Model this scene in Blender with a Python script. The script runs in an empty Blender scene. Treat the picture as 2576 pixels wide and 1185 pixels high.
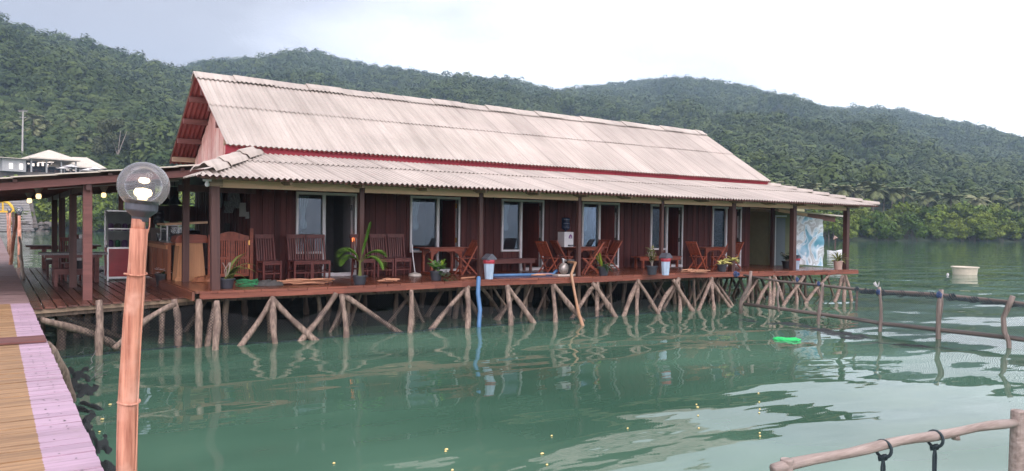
import bpy, math, random
import numpy as np
from mathutils import Vector, Matrix, noise
R = math.radians
rnd = random.Random(7)
nrs = np.random.RandomState(11)
SC = bpy.context.scene
COL = SC.collection

# ------------------------------------------------------------------ camera
FPX, EYE, ROLL, PITCH = 1910., 2.54, 0.013, -27.5/1910
A = R(55.6)                                   # X runs along the house, Y away into depth
fw = Vector((math.cos(A), math.sin(A), 0)); rt = Vector((math.sin(A), -math.cos(A), 0)); up = Vector((0, 0, 1))
f2 = fw*math.cos(PITCH)+up*math.sin(PITCH); u2 = up*math.cos(PITCH)-fw*math.sin(PITCH)
r3 = rt*math.cos(ROLL)+u2*math.sin(ROLL); u3 = u2*math.cos(ROLL)-rt*math.sin(ROLL)
CAM = Vector((0, 0, EYE))
cd = bpy.data.cameras.new('camera'); cam = bpy.data.objects.new('camera', cd); COL.objects.link(cam)
cd.sensor_width = 36; cd.lens = 36*FPX/2576; cd.clip_start = 0.05; cd.clip_end = 6000
cam.matrix_world = Matrix(((r3.x, u3.x, -f2.x, 0), (r3.y, u3.y, -f2.y, 0), (r3.z, u3.z, -f2.z, EYE), (0, 0, 0, 1)))
SC.camera = cam
# ------------------------------------------------------------------ sky, sun, exposure
SC.view_settings.view_transform = 'Standard'; SC.view_settings.look = 'None'
SC.view_settings.exposure = 0.0; SC.view_settings.gamma = 1
bright = (fw*0.80+rt*0.52+up*0.34).normalized()
SUN_EL, SUN_AZ = R(42), math.atan2(fw.x*0.3+rt.x*0.9, fw.y*0.3+rt.y*0.9)
w = bpy.data.worlds.new('World'); SC.world = w; w.use_nodes = True
N = w.node_tree.nodes; L = w.node_tree.links; N.clear()
def nn(t, nodes=None, **k):
    x = (nodes or N).new(t)
    for a, b in k.items(): setattr(x, a, b)
    return x
wo = nn('ShaderNodeOutputWorld'); bg = nn('ShaderNodeBackground'); L.new(bg.outputs[0], wo.inputs[0])
sky = nn('ShaderNodeTexSky', sky_type='NISHITA', sun_disc=False, sun_elevation=SUN_EL, sun_rotation=SUN_AZ)
tc = nn('ShaderNodeTexCoord')
mp = nn('ShaderNodeMapping'); mp.inputs['Scale'].default_value = (1.0, 1.0, 2.6); L.new(tc.outputs['Generated'], mp.inputs[0])
nz = nn('ShaderNodeTexNoise'); nz.inputs['Scale'].default_value = 1.9; nz.inputs['Detail'].default_value = 6; nz.inputs['Roughness'].default_value = 0.52
L.new(mp.outputs[0], nz.inputs['Vector'])
dt = nn('ShaderNodeVectorMath', operation='DOT_PRODUCT'); L.new(tc.outputs['Generated'], dt.inputs[0]); dt.inputs[1].default_value = bright
ma = nn('ShaderNodeMath', operation='MULTIPLY_ADD'); L.new(nz.outputs['Fac'], ma.inputs[0]); ma.inputs[1].default_value = 0.75; L.new(dt.outputs['Value'], ma.inputs[2])
rp = nn('ShaderNodeValToRGB'); L.new(ma.outputs[0], rp.inputs[0])
mr = nn('ShaderNodeMapRange'); L.new(ma.outputs[0], mr.inputs[0]); mr.inputs['From Min'].default_value = -0.4; mr.inputs['From Max'].default_value = 1.6
L.new(mr.outputs[0], rp.inputs[0])
e = rp.color_ramp.elements
e[0].position = 0.0; e[0].color = (0.43, 0.43, 0.52, 1); e[1].position = 1.0; e[1].color = (1.0, 1.0, 1.0, 1)
for p, c in ((0.55, (0.505, 0.505, 0.585)), (0.68, (0.60, 0.61, 0.70)), (0.80, (0.80, 0.82, 0.91)), (0.885, (0.97, 0.98, 1.0))):
    q = rp.color_ramp.elements.new(p); q.color = (*c, 1)
sc_ = nn('ShaderNodeMapRange'); L.new(ma.outputs[0], sc_.inputs[0]); sc_.inputs['From Min'].default_value = 1.0; sc_.inputs['From Max'].default_value = 1.35
sc_.inputs['To Min'].default_value = 1.0; sc_.inputs['To Max'].default_value = 2.1
vm = nn('ShaderNodeVectorMath', operation='SCALE'); L.new(rp.outputs[0], vm.inputs[0]); L.new(sc_.outputs[0], vm.inputs['Scale'])
sz = nn('ShaderNodeSeparateXYZ'); L.new(tc.outputs['Generated'], sz.inputs[0])
zb = nn('ShaderNodeMapRange', interpolation_type='SMOOTHSTEP'); L.new(sz.outputs['Z'], zb.inputs[0])      # an overcast sky is brightest overhead
zb.inputs['From Min'].default_value = 0.22; zb.inputs['From Max'].default_value = 0.85; zb.inputs['To Min'].default_value = 1.10; zb.inputs['To Max'].default_value = 1.35
db = nn('ShaderNodeVectorMath', operation='DOT_PRODUCT'); L.new(tc.outputs['Generated'], db.inputs[0]); db.inputs[1].default_value = -fw   # open sea sky behind the viewer is brighter
dm = nn('ShaderNodeMapRange', interpolation_type='SMOOTHSTEP'); L.new(db.outputs['Value'], dm.inputs[0]); dm.inputs['From Min'].default_value = -0.1; dm.inputs['From Max'].default_value = 0.9
dm.inputs['To Min'].default_value = 1.0; dm.inputs['To Max'].default_value = 7.8
zm = nn('ShaderNodeMath', operation='MULTIPLY'); L.new(zb.outputs[0], zm.inputs[0]); L.new(dm.outputs[0], zm.inputs[1]); L.new(zm.outputs[0], bg.inputs[1])
sk = nn('ShaderNodeVectorMath', operation='SCALE'); L.new(sky.outputs[0], sk.inputs[0]); sk.inputs['Scale'].default_value = 0.10
mx = nn('ShaderNodeMix', data_type='RGBA'); mx.inputs['Factor'].default_value = 0.94
wm = nn('ShaderNodeMix', data_type='RGBA', blend_type='MULTIPLY'); L.new(dm.outputs[0], wm.inputs['Factor']); wm.clamp_factor = True
wf = nn('ShaderNodeMapRange'); L.new(db.outputs['Value'], wf.inputs[0]); wf.inputs['From Min'].default_value = -0.1; wf.inputs['From Max'].default_value = 0.7; L.new(wf.outputs[0], wm.inputs['Factor'])
L.new(vm.outputs[0], wm.inputs['A']); wm.inputs['B'].default_value = (1.0, 0.90, 0.80, 1)
L.new(sk.outputs[0], mx.inputs['A']); L.new(wm.outputs['Result'], mx.inputs['B']); L.new(mx.outputs['Result'], bg.inputs[0])
sd = bpy.data.lights.new('sun', 'SUN'); sd.energy = 0.8; sd.angle = R(30); sd.color = (1, 0.96, 0.9)
so = bpy.data.objects.new('sun', sd); COL.objects.link(so)
sdir = (fw*-0.25+rt*0.55+up*0.8).normalized()
so.rotation_euler = sdir.to_track_quat('Z', 'Y').to_euler()
sky.sun_elevation = math.asin(sdir.z); sky.sun_rotation = math.atan2(sdir.x, sdir.y)
SC.cycles.max_bounces = 8; SC.cycles.transparent_max_bounces = 24; SC.cycles.volume_bounces = 0
SC.cycles.caustics_reflective = False; SC.cycles.caustics_refractive = False

# ------------------------------------------------------------------ measuring helpers
def ray(x, y): return f2+r3*((x-1288)/FPX)-u3*((y-592.5)/FPX)
def PZ(x, y, z): d = ray(x, y); return CAM+d*((z-EYE)/d.z)
def PY(x, y, Y): d = ray(x, y); return CAM+d*(Y/d.y)
def PX(x, y, X): d = ray(x, y); return CAM+d*(X/d.x)
def PR(x, y, r): d = ray(x, y); return CAM+d*(r/math.hypot(d.x, d.y))
def lerp(a, b, t): return a+(b-a)*t
def zd(x): return float(np.interp(x, [3.4, 7, 10.5, 14, 17.5, 22, 27], [1.09, 1.09, 1.13, 1.10, 1.12, 1.06, 1.0]))
def PD(x, y):                                  # pixel -> point on the porch floor
    z = 1.09
    for _ in range(3): p = PZ(x, y, z); z = zd(p.x)
    return Vector((p.x, p.y, z))

# ------------------------------------------------------------------ mesh builder
ORG = {}
class MB:
    def __init__(s): s.v = []; s.f = []
    def add(s, vs, fs):
        n = len(s.v); s.v += [tuple(a) for a in vs]; s.f += [tuple(i+n for i in q) for q in fs]; return s
    def quad(s, a, b, c, d): return s.add((a, b, c, d), ((0, 1, 2, 3),))
    def box(s, x0, x1, y0, y1, z0, z1):
        return s.add([(x, y, z) for z in (z0, z1) for y in (y0, y1) for x in (x0, x1)],
                     ((0, 2, 3, 1), (4, 5, 7, 6), (0, 1, 5, 4), (2, 6, 7, 3), (0, 4, 6, 2), (1, 3, 7, 5)))
    def bar(s, p, q, wd, ht, side=None):
        p, q = Vector(p), Vector(q); d = (q-p).normalized()
        if side is None: side = d.cross(up) if abs(d.z) < 0.95 else Vector((1, 0, 0))
        side = (Vector(side)-d*Vector(side).dot(d)).normalized(); n = side.cross(d)
        vs = [e0+side*(a*wd/2)+n*(b*ht/2) for e0 in (p, q) for b in (-1, 1) for a in (-1, 1)]
        return s.add(vs, ((0, 1, 3, 2), (4, 6, 7, 5), (0, 4, 5, 1), (2, 3, 7, 6), (0, 2, 6, 4), (1, 5, 7, 3)))
    def tube(s, pts, rad, n=8, cap=True):
        pts = [Vector(p) for p in pts]; m = len(pts)
        if not hasattr(rad, '__len__'): rad = [rad]*m
        vs = []; ref = None
        for i, p in enumerate(pts):
            d = (pts[min(i+1, m-1)]-pts[max(i-1, 0)]).normalized()
            if ref is None: ref = d.orthogonal().normalized()
            a = (ref-d*ref.dot(d)).normalized(); ref = a; b = d.cross(a)
            vs += [p+(a*math.cos(2*math.pi*k/n)+b*math.sin(2*math.pi*k/n))*rad[i] for k in range(n)]
        fs = [(i*n+k, i*n+(k+1) % n, (i+1)*n+(k+1) % n, (i+1)*n+k) for i in range(m-1) for k in range(n)]
        if cap: fs += [tuple(range(n))[::-1], tuple((m-1)*n+k for k in range(n))]
        return s.add(vs, fs)
    def lathe(s, prof, c=(0, 0, 0), n=20, M=None):
        vs = []; c = Vector(c)
        for r, z in prof:
            for k in range(n):
                v = Vector((r*math.cos(2*math.pi*k/n), r*math.sin(2*math.pi*k/n), z))
                vs.append((M @ v if M else v)+c)
        fs = [(i*n+k, i*n+(k+1) % n, (i+1)*n+(k+1) % n, (i+1)*n+k) for i in range(len(prof)-1) for k in range(n)]
        if prof[0][0] > 1e-4: fs.append(tuple(range(n))[::-1])
        if prof[-1][0] > 1e-4: fs.append(tuple((len(prof)-1)*n+k for k in range(n)))
        return s.add(vs, fs)
    def prism(s, poly, axis, a, b):            # poly of 2-D points extruded along an axis
        def mk(p, t):
            return {'x': (t, p[0], p[1]), 'y': (p[0], t, p[1]), 'z': (p[0], p[1], t)}[axis]
        n = len(poly); vs = [mk(p, a) for p in poly]+[mk(p, b) for p in poly]
        fs = [tuple(range(n)), tuple(range(2*n-1, n-1, -1))]+[(i, i+n, (i+1) % n+n, (i+1) % n) for i in range(n)]
        return s.add(vs, fs)
    def blade(s, base, d, ln, wd, droop, seg=5, fold=0.15):   # a curved leaf
        d = Vector(d).normalized(); p = Vector(base); side = d.cross(up)
        if side.length < 0.1: side = Vector((1, 0, 0))
        side.normalize(); vs = []
        for i in range(seg+1):
            t = i/seg; wv = wd*math.sin(math.pi*min(1, 0.12+t*0.88))**0.8+0.002
            nrm = side.cross(d)
            vs += [p-side*wv/2-nrm*wv*fold, p+nrm*wv*0.02, p+side*wv/2-nrm*wv*fold]
            p = p+d*(ln/seg); d = (d+Vector((0, 0, -droop/seg))).normalized()
        fs = []
        for i in range(seg):
            a = i*3; fs += [(a, a+1, a+4, a+3), (a+1, a+2, a+5, a+4)]
        return s.add(vs, fs)
    def build(s, name, mat, parent=None, loc=None, smooth=False):
        me = bpy.data.meshes.new(name); o = bpy.data.objects.new(name, me); COL.objects.link(o)
        org = Vector((0, 0, 0))
        if parent is not None: o.parent = parent; org = ORG.get(parent.name, org)
        elif loc is not None: org = Vector(loc); o.location = org
        ORG[o.name] = org
        me.from_pydata([(a[0]-org.x, a[1]-org.y, a[2]-org.z) for a in s.v], [], s.f)
        me.validate(); me.update()
        if mat: me.materials.append(mat)
        if smooth: me.polygons.foreach_set('use_smooth', [True]*len(me.polygons))
        return o
def tag(o, label=None, cat=None, group=None, kind=None):
    if label: o['label'] = label
    if cat: o['category'] = cat
    if group: o['group'] = group
    if kind: o['kind'] = kind
    return o
def thing(name, label, cat, loc=(0, 0, 0), group=None):
    o = bpy.data.objects.new(name, None); COL.objects.link(o); o.location = loc; o.empty_display_size = 0.1
    ORG[o.name] = Vector(loc); return tag(o, label, cat, group)
def copy_tree(o, parent=None):
    c = o.copy(); COL.objects.link(c)
    if parent is not None: c.parent = parent
    for ch in list(o.children): copy_tree(ch, c)
    return c
def place(proto, first, loc, rz, label, group=None, scale=None):
    c = proto if first else copy_tree(proto)
    c.location = loc; c.rotation_euler = (0, 0, rz); c['label'] = label
    if group: c['group'] = group
    if scale: c.scale = scale
    return c
def npmesh(name, V, Q, mat, tint=None, loc=(0, 0, 0)):
    me = bpy.data.meshes.new(name); n = len(V); m = len(Q)
    me.vertices.add(n); me.vertices.foreach_set('co', np.asarray(V, np.float32).ravel())
    me.loops.add(m*4); me.loops.foreach_set('vertex_index', np.asarray(Q, np.int32).ravel())
    me.polygons.add(m); me.polygons.foreach_set('loop_start', np.arange(0, m*4, 4, dtype=np.int32))
    me.polygons.foreach_set('loop_total', np.full(m, 4, np.int32))
    if tint is not None:
        at = me.attributes.new('tint', 'FLOAT', 'POINT'); at.data.foreach_set('value', np.asarray(tint, np.float32))
    me.update(calc_edges=True); me.materials.append(mat)
    return me

# ------------------------------------------------------------------ materials
def newmat(name):
    m = bpy.data.materials.new(name); m.use_nodes = True
    nt = m.node_tree; return m, nt, nt.nodes['Principled BSDF']
def plain(name, c, rough=0.6, metal=0, var=0.12, nscale=6, emis=None, spec=0.5, island=0.0):
    m, nt, b = newmat(name); nd, lk = nt.nodes, nt.links
    b.inputs['Roughness'].default_value = rough; b.inputs['Metallic'].default_value = metal
    b.inputs['Specular IOR Level'].default_value = spec
    t = nd.new('ShaderNodeTexCoord'); n = nd.new('ShaderNodeTexNoise'); n.inputs['Scale'].default_value = nscale; n.inputs['Detail'].default_value = 5
    lk.new(t.outputs['Object'], n.inputs['Vector'])
    mrn = nd.new('ShaderNodeMapRange'); lk.new(n.outputs['Fac'], mrn.inputs[0]); mrn.inputs['From Min'].default_value = 0.25; mrn.inputs['From Max'].default_value = 0.75
    mrn.inputs['To Min'].default_value = 1-var; mrn.inputs['To Max'].default_value = 1+var
    fac = mrn.outputs[0]
    if island:
        g = nd.new('ShaderNodeNewGeometry'); r = nd.new('ShaderNodeMapRange'); lk.new(g.outputs['Random Per Island'], r.inputs[0])
        r.inputs['To Min'].default_value = 1-island; r.inputs['To Max'].default_value = 1+island
        mu = nd.new('ShaderNodeMath'); mu.operation = 'MULTIPLY'; lk.new(fac, mu.inputs[0]); lk.new(r.outputs[0], mu.inputs[1]); fac = mu.outputs[0]
    v = nd.new('ShaderNodeVectorMath'); v.operation = 'SCALE'; v.inputs[0].default_value = c[:3]; lk.new(fac, v.inputs['Scale'])
    lk.new(v.outputs[0], b.inputs['Base Color'])
    if emis: b.inputs['Emission Color'].default_value = (*emis[0], 1); b.inputs['Emission Strength'].default_value = emis[1]
    return m
def wood(name, c1, c2, axis='z', rough=0.55, scale=1.0, island=0.22, bump=0.25, stain=None, spec=0.4, sscale=1.3):
    m, nt, b = newmat(name); nd, lk = nt.nodes, nt.links
    b.inputs['Roughness'].default_value = rough; b.inputs['Specular IOR Level'].default_value = spec
    t = nd.new('ShaderNodeTexCoord'); mpn = nd.new('ShaderNodeMapping')
    sc = [22*scale]*3; sc['xyz'.index(axis)] = 1.3*scale; mpn.inputs['Scale'].default_value = sc
    g = nd.new('ShaderNodeNewGeometry'); ofs = nd.new('ShaderNodeVectorMath'); ofs.operation = 'SCALE'; ofs.inputs[0].default_value = (13, 7, 29)
    lk.new(g.outputs['Random Per Island'], ofs.inputs['Scale']); lk.new(ofs.outputs[0], mpn.inputs['Location'])
    lk.new(t.outputs['Object'], mpn.inputs['Vector'])
    n = nd.new('ShaderNodeTexNoise'); n.inputs['Scale'].default_value = 1; n.inputs['Detail'].default_value = 7; n.inputs['Roughness'].default_value = 0.62
    lk.new(mpn.outputs[0], n.inputs['Vector'])
    r = nd.new('ShaderNodeValToRGB'); lk.new(n.outputs['Fac'], r.inputs[0])
    r.color_ramp.elements[0].position = 0.33; r.color_ramp.elements[0].color = (*c2, 1); r.color_ramp.elements[1].position = 0.66; r.color_ramp.elements[1].color = (*c1, 1)
    n2 = nd.new('ShaderNodeTexNoise'); n2.inputs['Scale'].default_value = sscale; n2.inputs['Detail'].default_value = 4; lk.new(t.outputs['Object'], n2.inputs['Vector'])
    col = r.outputs[0]
    if stain:
        rs = nd.new('ShaderNodeMapRange'); lk.new(n2.outputs['Fac'], rs.inputs[0]); rs.inputs['From Min'].default_value = 0.48; rs.inputs['From Max'].default_value = 0.68
        mxn = nd.new('ShaderNodeMix'); mxn.data_type = 'RGBA'; lk.new(rs.outputs[0], mxn.inputs['Factor']); lk.new(col, mxn.inputs['A']); mxn.inputs['B'].default_value = (*stain, 1); col = mxn.outputs['Result']
    ri = nd.new('ShaderNodeMapRange'); lk.new(g.outputs['Random Per Island'], ri.inputs[0]); ri.inputs['To Min'].default_value = 1-island; ri.inputs['To Max'].default_value = 1+island
    v = nd.new('ShaderNodeVectorMath'); v.operation = 'SCALE'; lk.new(col, v.inputs[0]); lk.new(ri.outputs[0], v.inputs['Scale'])
    lk.new(v.outputs[0], b.inputs['Base Color'])
    if bump:
        bp = nd.new('ShaderNodeBump'); bp.inputs['Strength'].default_value = bump; bp.inputs['Distance'].default_value = 0.01
        lk.new(n.outputs['Fac'], bp.inputs['Height']); lk.new(bp.outputs[0], b.inputs['Normal'])
    return m
def leafmat(name, c1, c2, island=0.35, attr=False, rough=0.55, trans=0.0):
    m, nt, b = newmat(name); nd, lk = nt.nodes, nt.links
    b.inputs['Roughness'].default_value = rough; b.inputs['Specular IOR Level'].default_value = 0.08
    g = nd.new('ShaderNodeNewGeometry')
    if attr:
        a = nd.new('ShaderNodeAttribute'); a.attribute_name = 'tint'; f = a.outputs['Fac']
    else:
        oi = nd.new('ShaderNodeObjectInfo'); f = oi.outputs['Random']
    mxn = nd.new('ShaderNodeMix'); mxn.data_type = 'RGBA'; lk.new(f, mxn.inputs['Factor']); mxn.inputs['A'].default_value = (*c1, 1); mxn.inputs['B'].default_value = (*c2, 1)
    ri = nd.new('ShaderNodeMapRange'); lk.new(g.outputs['Random Per Island'], ri.inputs[0]); ri.inputs['To Min'].default_value = 1-island; ri.inputs['To Max'].default_value = 1+island
    v = nd.new('ShaderNodeVectorMath'); v.operation = 'SCALE'; lk.new(mxn.outputs['Result'], v.inputs[0]); lk.new(ri.outputs[0], v.inputs['Scale'])
    lk.new(v.outputs[0], b.inputs['Base Color'])
    return m
def netmat(name, c, ua, cell=0.05, thick=0.16, base_alpha=0.0):
    m, nt, b = newmat(name); nd, lk = nt.nodes, nt.links
    b.inputs['Base Color'].default_value = (*c, 1); b.inputs['Roughness'].default_value = 0.7
    t = nd.new('ShaderNodeTexCoord'); s = nd.new('ShaderNodeSeparateXYZ'); lk.new(t.outputs['Object'], s.inputs[0])
    def mth(op, a, bb):
        x = nd.new('ShaderNodeMath'); x.operation = op
        for i, q in enumerate((a, bb)):
            if isinstance(q, (int, float)): x.inputs[i].default_value = q
            elif q is not None: lk.new(q, x.inputs[i])
        return x.outputs[0]
    U, V = s.outputs['XYZ'.index(ua[0])], s.outputs['XYZ'.index(ua[1])]
    ln = []
    for op in ('ADD', 'SUBTRACT'):
        d = mth('MULTIPLY', mth(op, U, V), 1/cell); fr = mth('FRACT', d, None); ln.append(mth('LESS_THAN', fr, thick))
    al = mth('MAXIMUM', mth('MAXIMUM', ln[0], ln[1]), float(base_alpha))
    lk.new(al, b.inputs['Alpha']); return m

M = {}
M['wall'] = wood('dark_wall_planks', (0.122, 0.037, 0.032), (0.066, 0.020, 0.019), 'z', 0.5, 0.6, 0.28, 0.15, spec=0.2)
M['deck'] = wood('wet_deck_boards', (0.21, 0.070, 0.036), (0.115, 0.036, 0.019), 'y', 0.24, 0.6, 0.30, 0.2, spec=0.55)
M['deck_edge'] = wood('deck_edge_paint', (0.27, 0.090, 0.054), (0.15, 0.046, 0.030), 'x', 0.5, 0.7, 0.15, 0.25)
M['lower_deck'] = wood('lower_deck_boards', (0.150, 0.056, 0.036), (0.070, 0.025, 0.017), 'y', 0.27, 0.6, 0.35, 0.3, spec=0.5)
M['pale_trim'] = wood('weathered_pale_trim', (0.46, 0.33, 0.22), (0.24, 0.16, 0.11), 'x', 0.7, 0.8, 0.2, 0.3)
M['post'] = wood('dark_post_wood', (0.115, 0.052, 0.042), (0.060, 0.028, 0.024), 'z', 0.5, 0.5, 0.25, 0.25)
M['beam_dark'] = wood('brown_beam_wood', (0.20, 0.080, 0.066), (0.12, 0.046, 0.040), 'x', 0.55, 0.5, 0.2, 0.25)
M['tan'] = wood('tan_eave_board', (0.84, 0.54, 0.35), (0.74, 0.45, 0.28), 'x', 0.6, 0.4, 0.1, 0.1)
M['red'] = wood('red_fascia_paint', (0.38, 0.030, 0.050), (0.26, 0.020, 0.034), 'x', 0.5, 0.5, 0.12, 0.15)
M['redsheet'] = plain('red_sheet_underside', (0.25, 0.060, 0.055), 0.6, var=0.2, nscale=3)
M['gable'] = wood('pink_washed_gable', (0.74, 0.47, 0.41), (0.58, 0.26, 0.22), 'z', 0.7, 0.5, 0.12, 0.2, stain=(0.78, 0.56, 0.48))
M['white'] = plain('white_frame_paint', (0.82, 0.80, 0.81), 0.4, var=0.05)
M['pile'] = wood('weathered_log', (0.36, 0.265, 0.205), (0.10, 0.068, 0.052), 'z', 0.8, 1.1, 0.38, 0.6, stain=(0.13, 0.09, 0.07), sscale=3.5)
M['pile_dark'] = wood('dark_wet_log', (0.31, 0.225, 0.165), (0.12, 0.085, 0.065), 'z', 0.7, 0.9, 0.35, 0.4)
M['greylog'] = wood('grey_driftwood_rail', (0.42, 0.335, 0.29), (0.20, 0.15, 0.125), 'x', 0.75, 1.2, 0.12, 0.7, stain=(0.30, 0.24, 0.21), sscale=4)
M['fencelog'] = wood('grey_brown_bamboo', (0.17, 0.135, 0.115), (0.080, 0.062, 0.054), 'y', 0.65, 0.6, 0.25, 0.35)
M['fencepost'] = wood('mottled_fence_post', (0.30, 0.235, 0.20), (0.12, 0.092, 0.078), 'z', 0.7, 1.2, 0.25, 0.4)
M['pole'] = wood('orange_peeled_log', (0.70, 0.335, 0.220), (0.30, 0.100, 0.060), 'z', 0.7, 1.5, 0.10, 1.0, stain=(0.66, 0.36, 0.26), sscale=6)
M['chair'] = wood('dark_red_chair', (0.185, 0.048, 0.038), (0.10, 0.028, 0.024), 'z', 0.35, 0.8, 0.15, 0.1)
M['teak'] = wood('red_teak', (0.34, 0.080, 0.038), (0.20, 0.046, 0.025), 'x', 0.38, 0.8, 0.18, 0.1)
M['counter'] = wood('counter_brown', (0.38, 0.15, 0.07), (0.22, 0.078, 0.04), 'z', 0.45, 0.7, 0.2, 0.1)
M['counter_tan'] = wood('counter_tan', (0.66, 0.34, 0.165), (0.52, 0.24, 0.11), 'z', 0.45, 0.6, 0.12, 0.1)
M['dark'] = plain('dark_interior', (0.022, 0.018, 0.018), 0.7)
M['grey_in'] = plain('grey_room_wall', (0.42, 0.40, 0.41), 0.7, var=0.06)
M['green_in'] = plain('olive_plaster', (0.24, 0.235, 0.13), 0.7, var=0.08)
M['door_grey'] = plain('grey_door_paint', (0.19, 0.21, 0.24), 0.4, var=0.05)
M['brick_red'] = plain('brown_shed_roof', (0.22, 0.10, 0.085), 0.6, var=0.2)
M['black'] = plain('black_plastic', (0.018, 0.018, 0.020), 0.42)
M['pot'] = plain('charcoal_pot', (0.040, 0.044, 0.055), 0.45, var=0.15)
M['pinkpot'] = plain('pink_clay_pot', (0.50, 0.33, 0.27), 0.6, var=0.15)
M['soil'] = plain('soil', (0.05, 0.035, 0.025), 0.9, var=0.3)
M['metal'] = plain('aluminium', (0.55, 0.55, 0.55), 0.35, metal=0.7)
M['iron'] = plain('dull_iron', (0.20, 0.18, 0.17), 0.45, metal=0.6, var=0.3, nscale=20)
M['iron2'] = plain('worn_pump_metal', (0.42, 0.38, 0.34), 0.4, metal=0.5, var=0.3, nscale=20)
M['brass'] = plain('brass_plate', (0.70, 0.36, 0.10), 0.3, metal=0.6)
M['bluehose'] = plain('blue_hose', (0.075, 0.185, 0.36), 0.45)
M['brownhose'] = plain('tan_hose', (0.40, 0.225, 0.13), 0.5)
M['binblue'] = plain('pale_blue_plastic', (0.40, 0.50, 0.61), 0.4)
M['binred'] = plain('red_plastic', (0.42, 0.045, 0.065), 0.4)
M['bingrey'] = plain('grey_plastic', (0.085, 0.088, 0.105), 0.4)
M['netgreen'] = plain('green_line', (0.045, 0.30, 0.12), 0.6, island=0.3)
M['brightgreen'] = plain('bright_green_line', (0.02, 0.58, 0.15), 0.5, island=0.2)
M['netgrey'] = plain('grey_net_bundle', (0.07, 0.066, 0.062), 0.85, var=0.35, nscale=18)
M['stick'] = wood('dry_stick', (0.62, 0.33, 0.20), (0.36, 0.17, 0.10), 'x', 0.7, 1, 0.3, 0.2)
M['cloth'] = plain('pale_curtain', (0.72, 0.80, 0.82), 0.8, var=0.15, nscale=14)
M['creamroof'] = plain('cream_roof', (0.60, 0.535, 0.44), 0.6, var=0.08, nscale=1)
M['creamwall'] = plain('pale_wall', (0.45, 0.45, 0.44), 0.7)
M['concrete'] = plain('pale_concrete', (0.44, 0.41, 0.39), 0.8, var=0.15)
M['stone'] = plain('dark_stone', (0.13, 0.11, 0.095), 0.85, var=0.4, nscale=1.5)
M['yellow'] = plain('yellow_paint', (0.72, 0.43, 0.015), 0.45)
M['tub'] = plain('cream_tub', (0.62, 0.55, 0.43), 0.45, var=0.08)
M['bulb_on'] = plain('lit_bulb', (0.9, 0.8, 0.6), 0.4, emis=((1.0, 0.70, 0.33), 2.4))
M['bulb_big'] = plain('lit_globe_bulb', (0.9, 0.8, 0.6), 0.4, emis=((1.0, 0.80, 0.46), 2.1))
M['bulb_off'] = plain('white_bulb', (0.75, 0.75, 0.75), 0.3)
M['socket'] = plain('socket_grey', (0.30, 0.25, 0.22), 0.6)
M['lampglow'] = plain('small_lit_lamp', (1, 0.3, 0.1), 0.4, emis=((1.0, 0.22, 0.06), 6))
M['far_light'] = plain('far_lamp', (1, 1, 1), 0.4, emis=((1.0, 0.86, 0.78), 1.4))
M['rope_dark'] = plain('dark_cord', (0.022, 0.036, 0.042), 0.8)
M['rope_blue'] = plain('blue_rope', (0.05, 0.085, 0.19), 0.7, var=0.3, nscale=30)
M['purple'] = plain('purple_plate', (0.28, 0.11, 0.33), 0.4)
M['bottle'] = plain('smoky_blue_bottle', (0.028, 0.042, 0.085), 0.12)
M['paper'] = plain('white_paper', (0.52, 0.50, 0.49), 0.7)
M['greyplastic'] = plain('grey_plastic_sheet', (0.16, 0.15, 0.15), 0.35)
M['flower'] = plain('white_flower', (0.75, 0.72, 0.72), 0.6)
M['glint'] = plain('pale_yellow_glint', (0.86, 0.66, 0.26), 0.5)  # colour of the lamp glints on the ripples
M['umbrella'] = plain('white_umbrella', (0.72, 0.69, 0.66), 0.6)
M['cabred'] = plain('cabinet_red', (0.46, 0.022, 0.034), 0.3)
M['cabtop'] = plain('granite_top', (0.24, 0.23, 0.23), 0.4, var=0.5, nscale=60)
M['cardboard'] = plain('grey_cardboard', (0.20, 0.165, 0.145), 0.7)
M['broom'] = plain('cream_dustpan', (0.62, 0.56, 0.49), 0.5)
M['leaf_palm'] = leafmat('young_palm_leaf', (0.10, 0.20, 0.035), (0.15, 0.26, 0.04), 0.4)
M['leaf_lime'] = leafmat('lime_leaf', (0.22, 0.34, 0.04), (0.32, 0.40, 0.06), 0.3)
M['leaf_green'] = leafmat('pot_green_leaf', (0.065, 0.14, 0.035), (0.09, 0.18, 0.04), 0.4)
M['leaf_dark'] = leafmat('pot_dark_leaf', (0.028, 0.052, 0.022), (0.04, 0.07, 0.03), 0.4)
M['leaf_olive'] = leafmat('pot_olive_leaf', (0.12, 0.14, 0.04), (0.16, 0.17, 0.05), 0.4)
M['leaf_yellow'] = leafmat('pot_yellow_leaf', (0.42, 0.44, 0.12), (0.55, 0.50, 0.18), 0.3)
M['mangrove'] = leafmat('mangrove_leaf', (0.062, 0.108, 0.018), (0.148, 0.186, 0.028), 0.40)
M['mangrove_root'] = plain('mangrove_wood', (0.085, 0.070, 0.055), 0.85, var=0.3)
M['forest'] = leafmat('forest_leaf', (0.032, 0.057, 0.019), (0.118, 0.152, 0.043), 0.14, attr=True)
M['palmleaf'] = leafmat('coconut_frond', (0.120, 0.145, 0.060), (0.20, 0.205, 0.10), 0.3)
M['palmtrunk'] = plain('palm_trunk', (0.22, 0.18, 0.145), 0.8)
M['darktree'] = leafmat('dark_tree_leaf', (0.050, 0.060, 0.030), (0.07, 0.08, 0.04), 0.45)
M['paletrunk'] = plain('pale_trunk', (0.36, 0.30, 0.25), 0.8)
M['net_x'] = netmat('wire_net_front', (0.010, 0.010, 0.011), 'XZ', 0.060, 0.16)
M['shade_sheet'] = netmat('under_deck_shade_sheet', (0.006, 0.006, 0.006), 'XZ', 0.060, 0.28, 0.80)  # near-opaque black, for the sheets added to darken the under-deck space
M['net_y'] = netmat('wire_net_side', (0.10, 0.12, 0.125), 'YZ', 0.046, 0.17)
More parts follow.
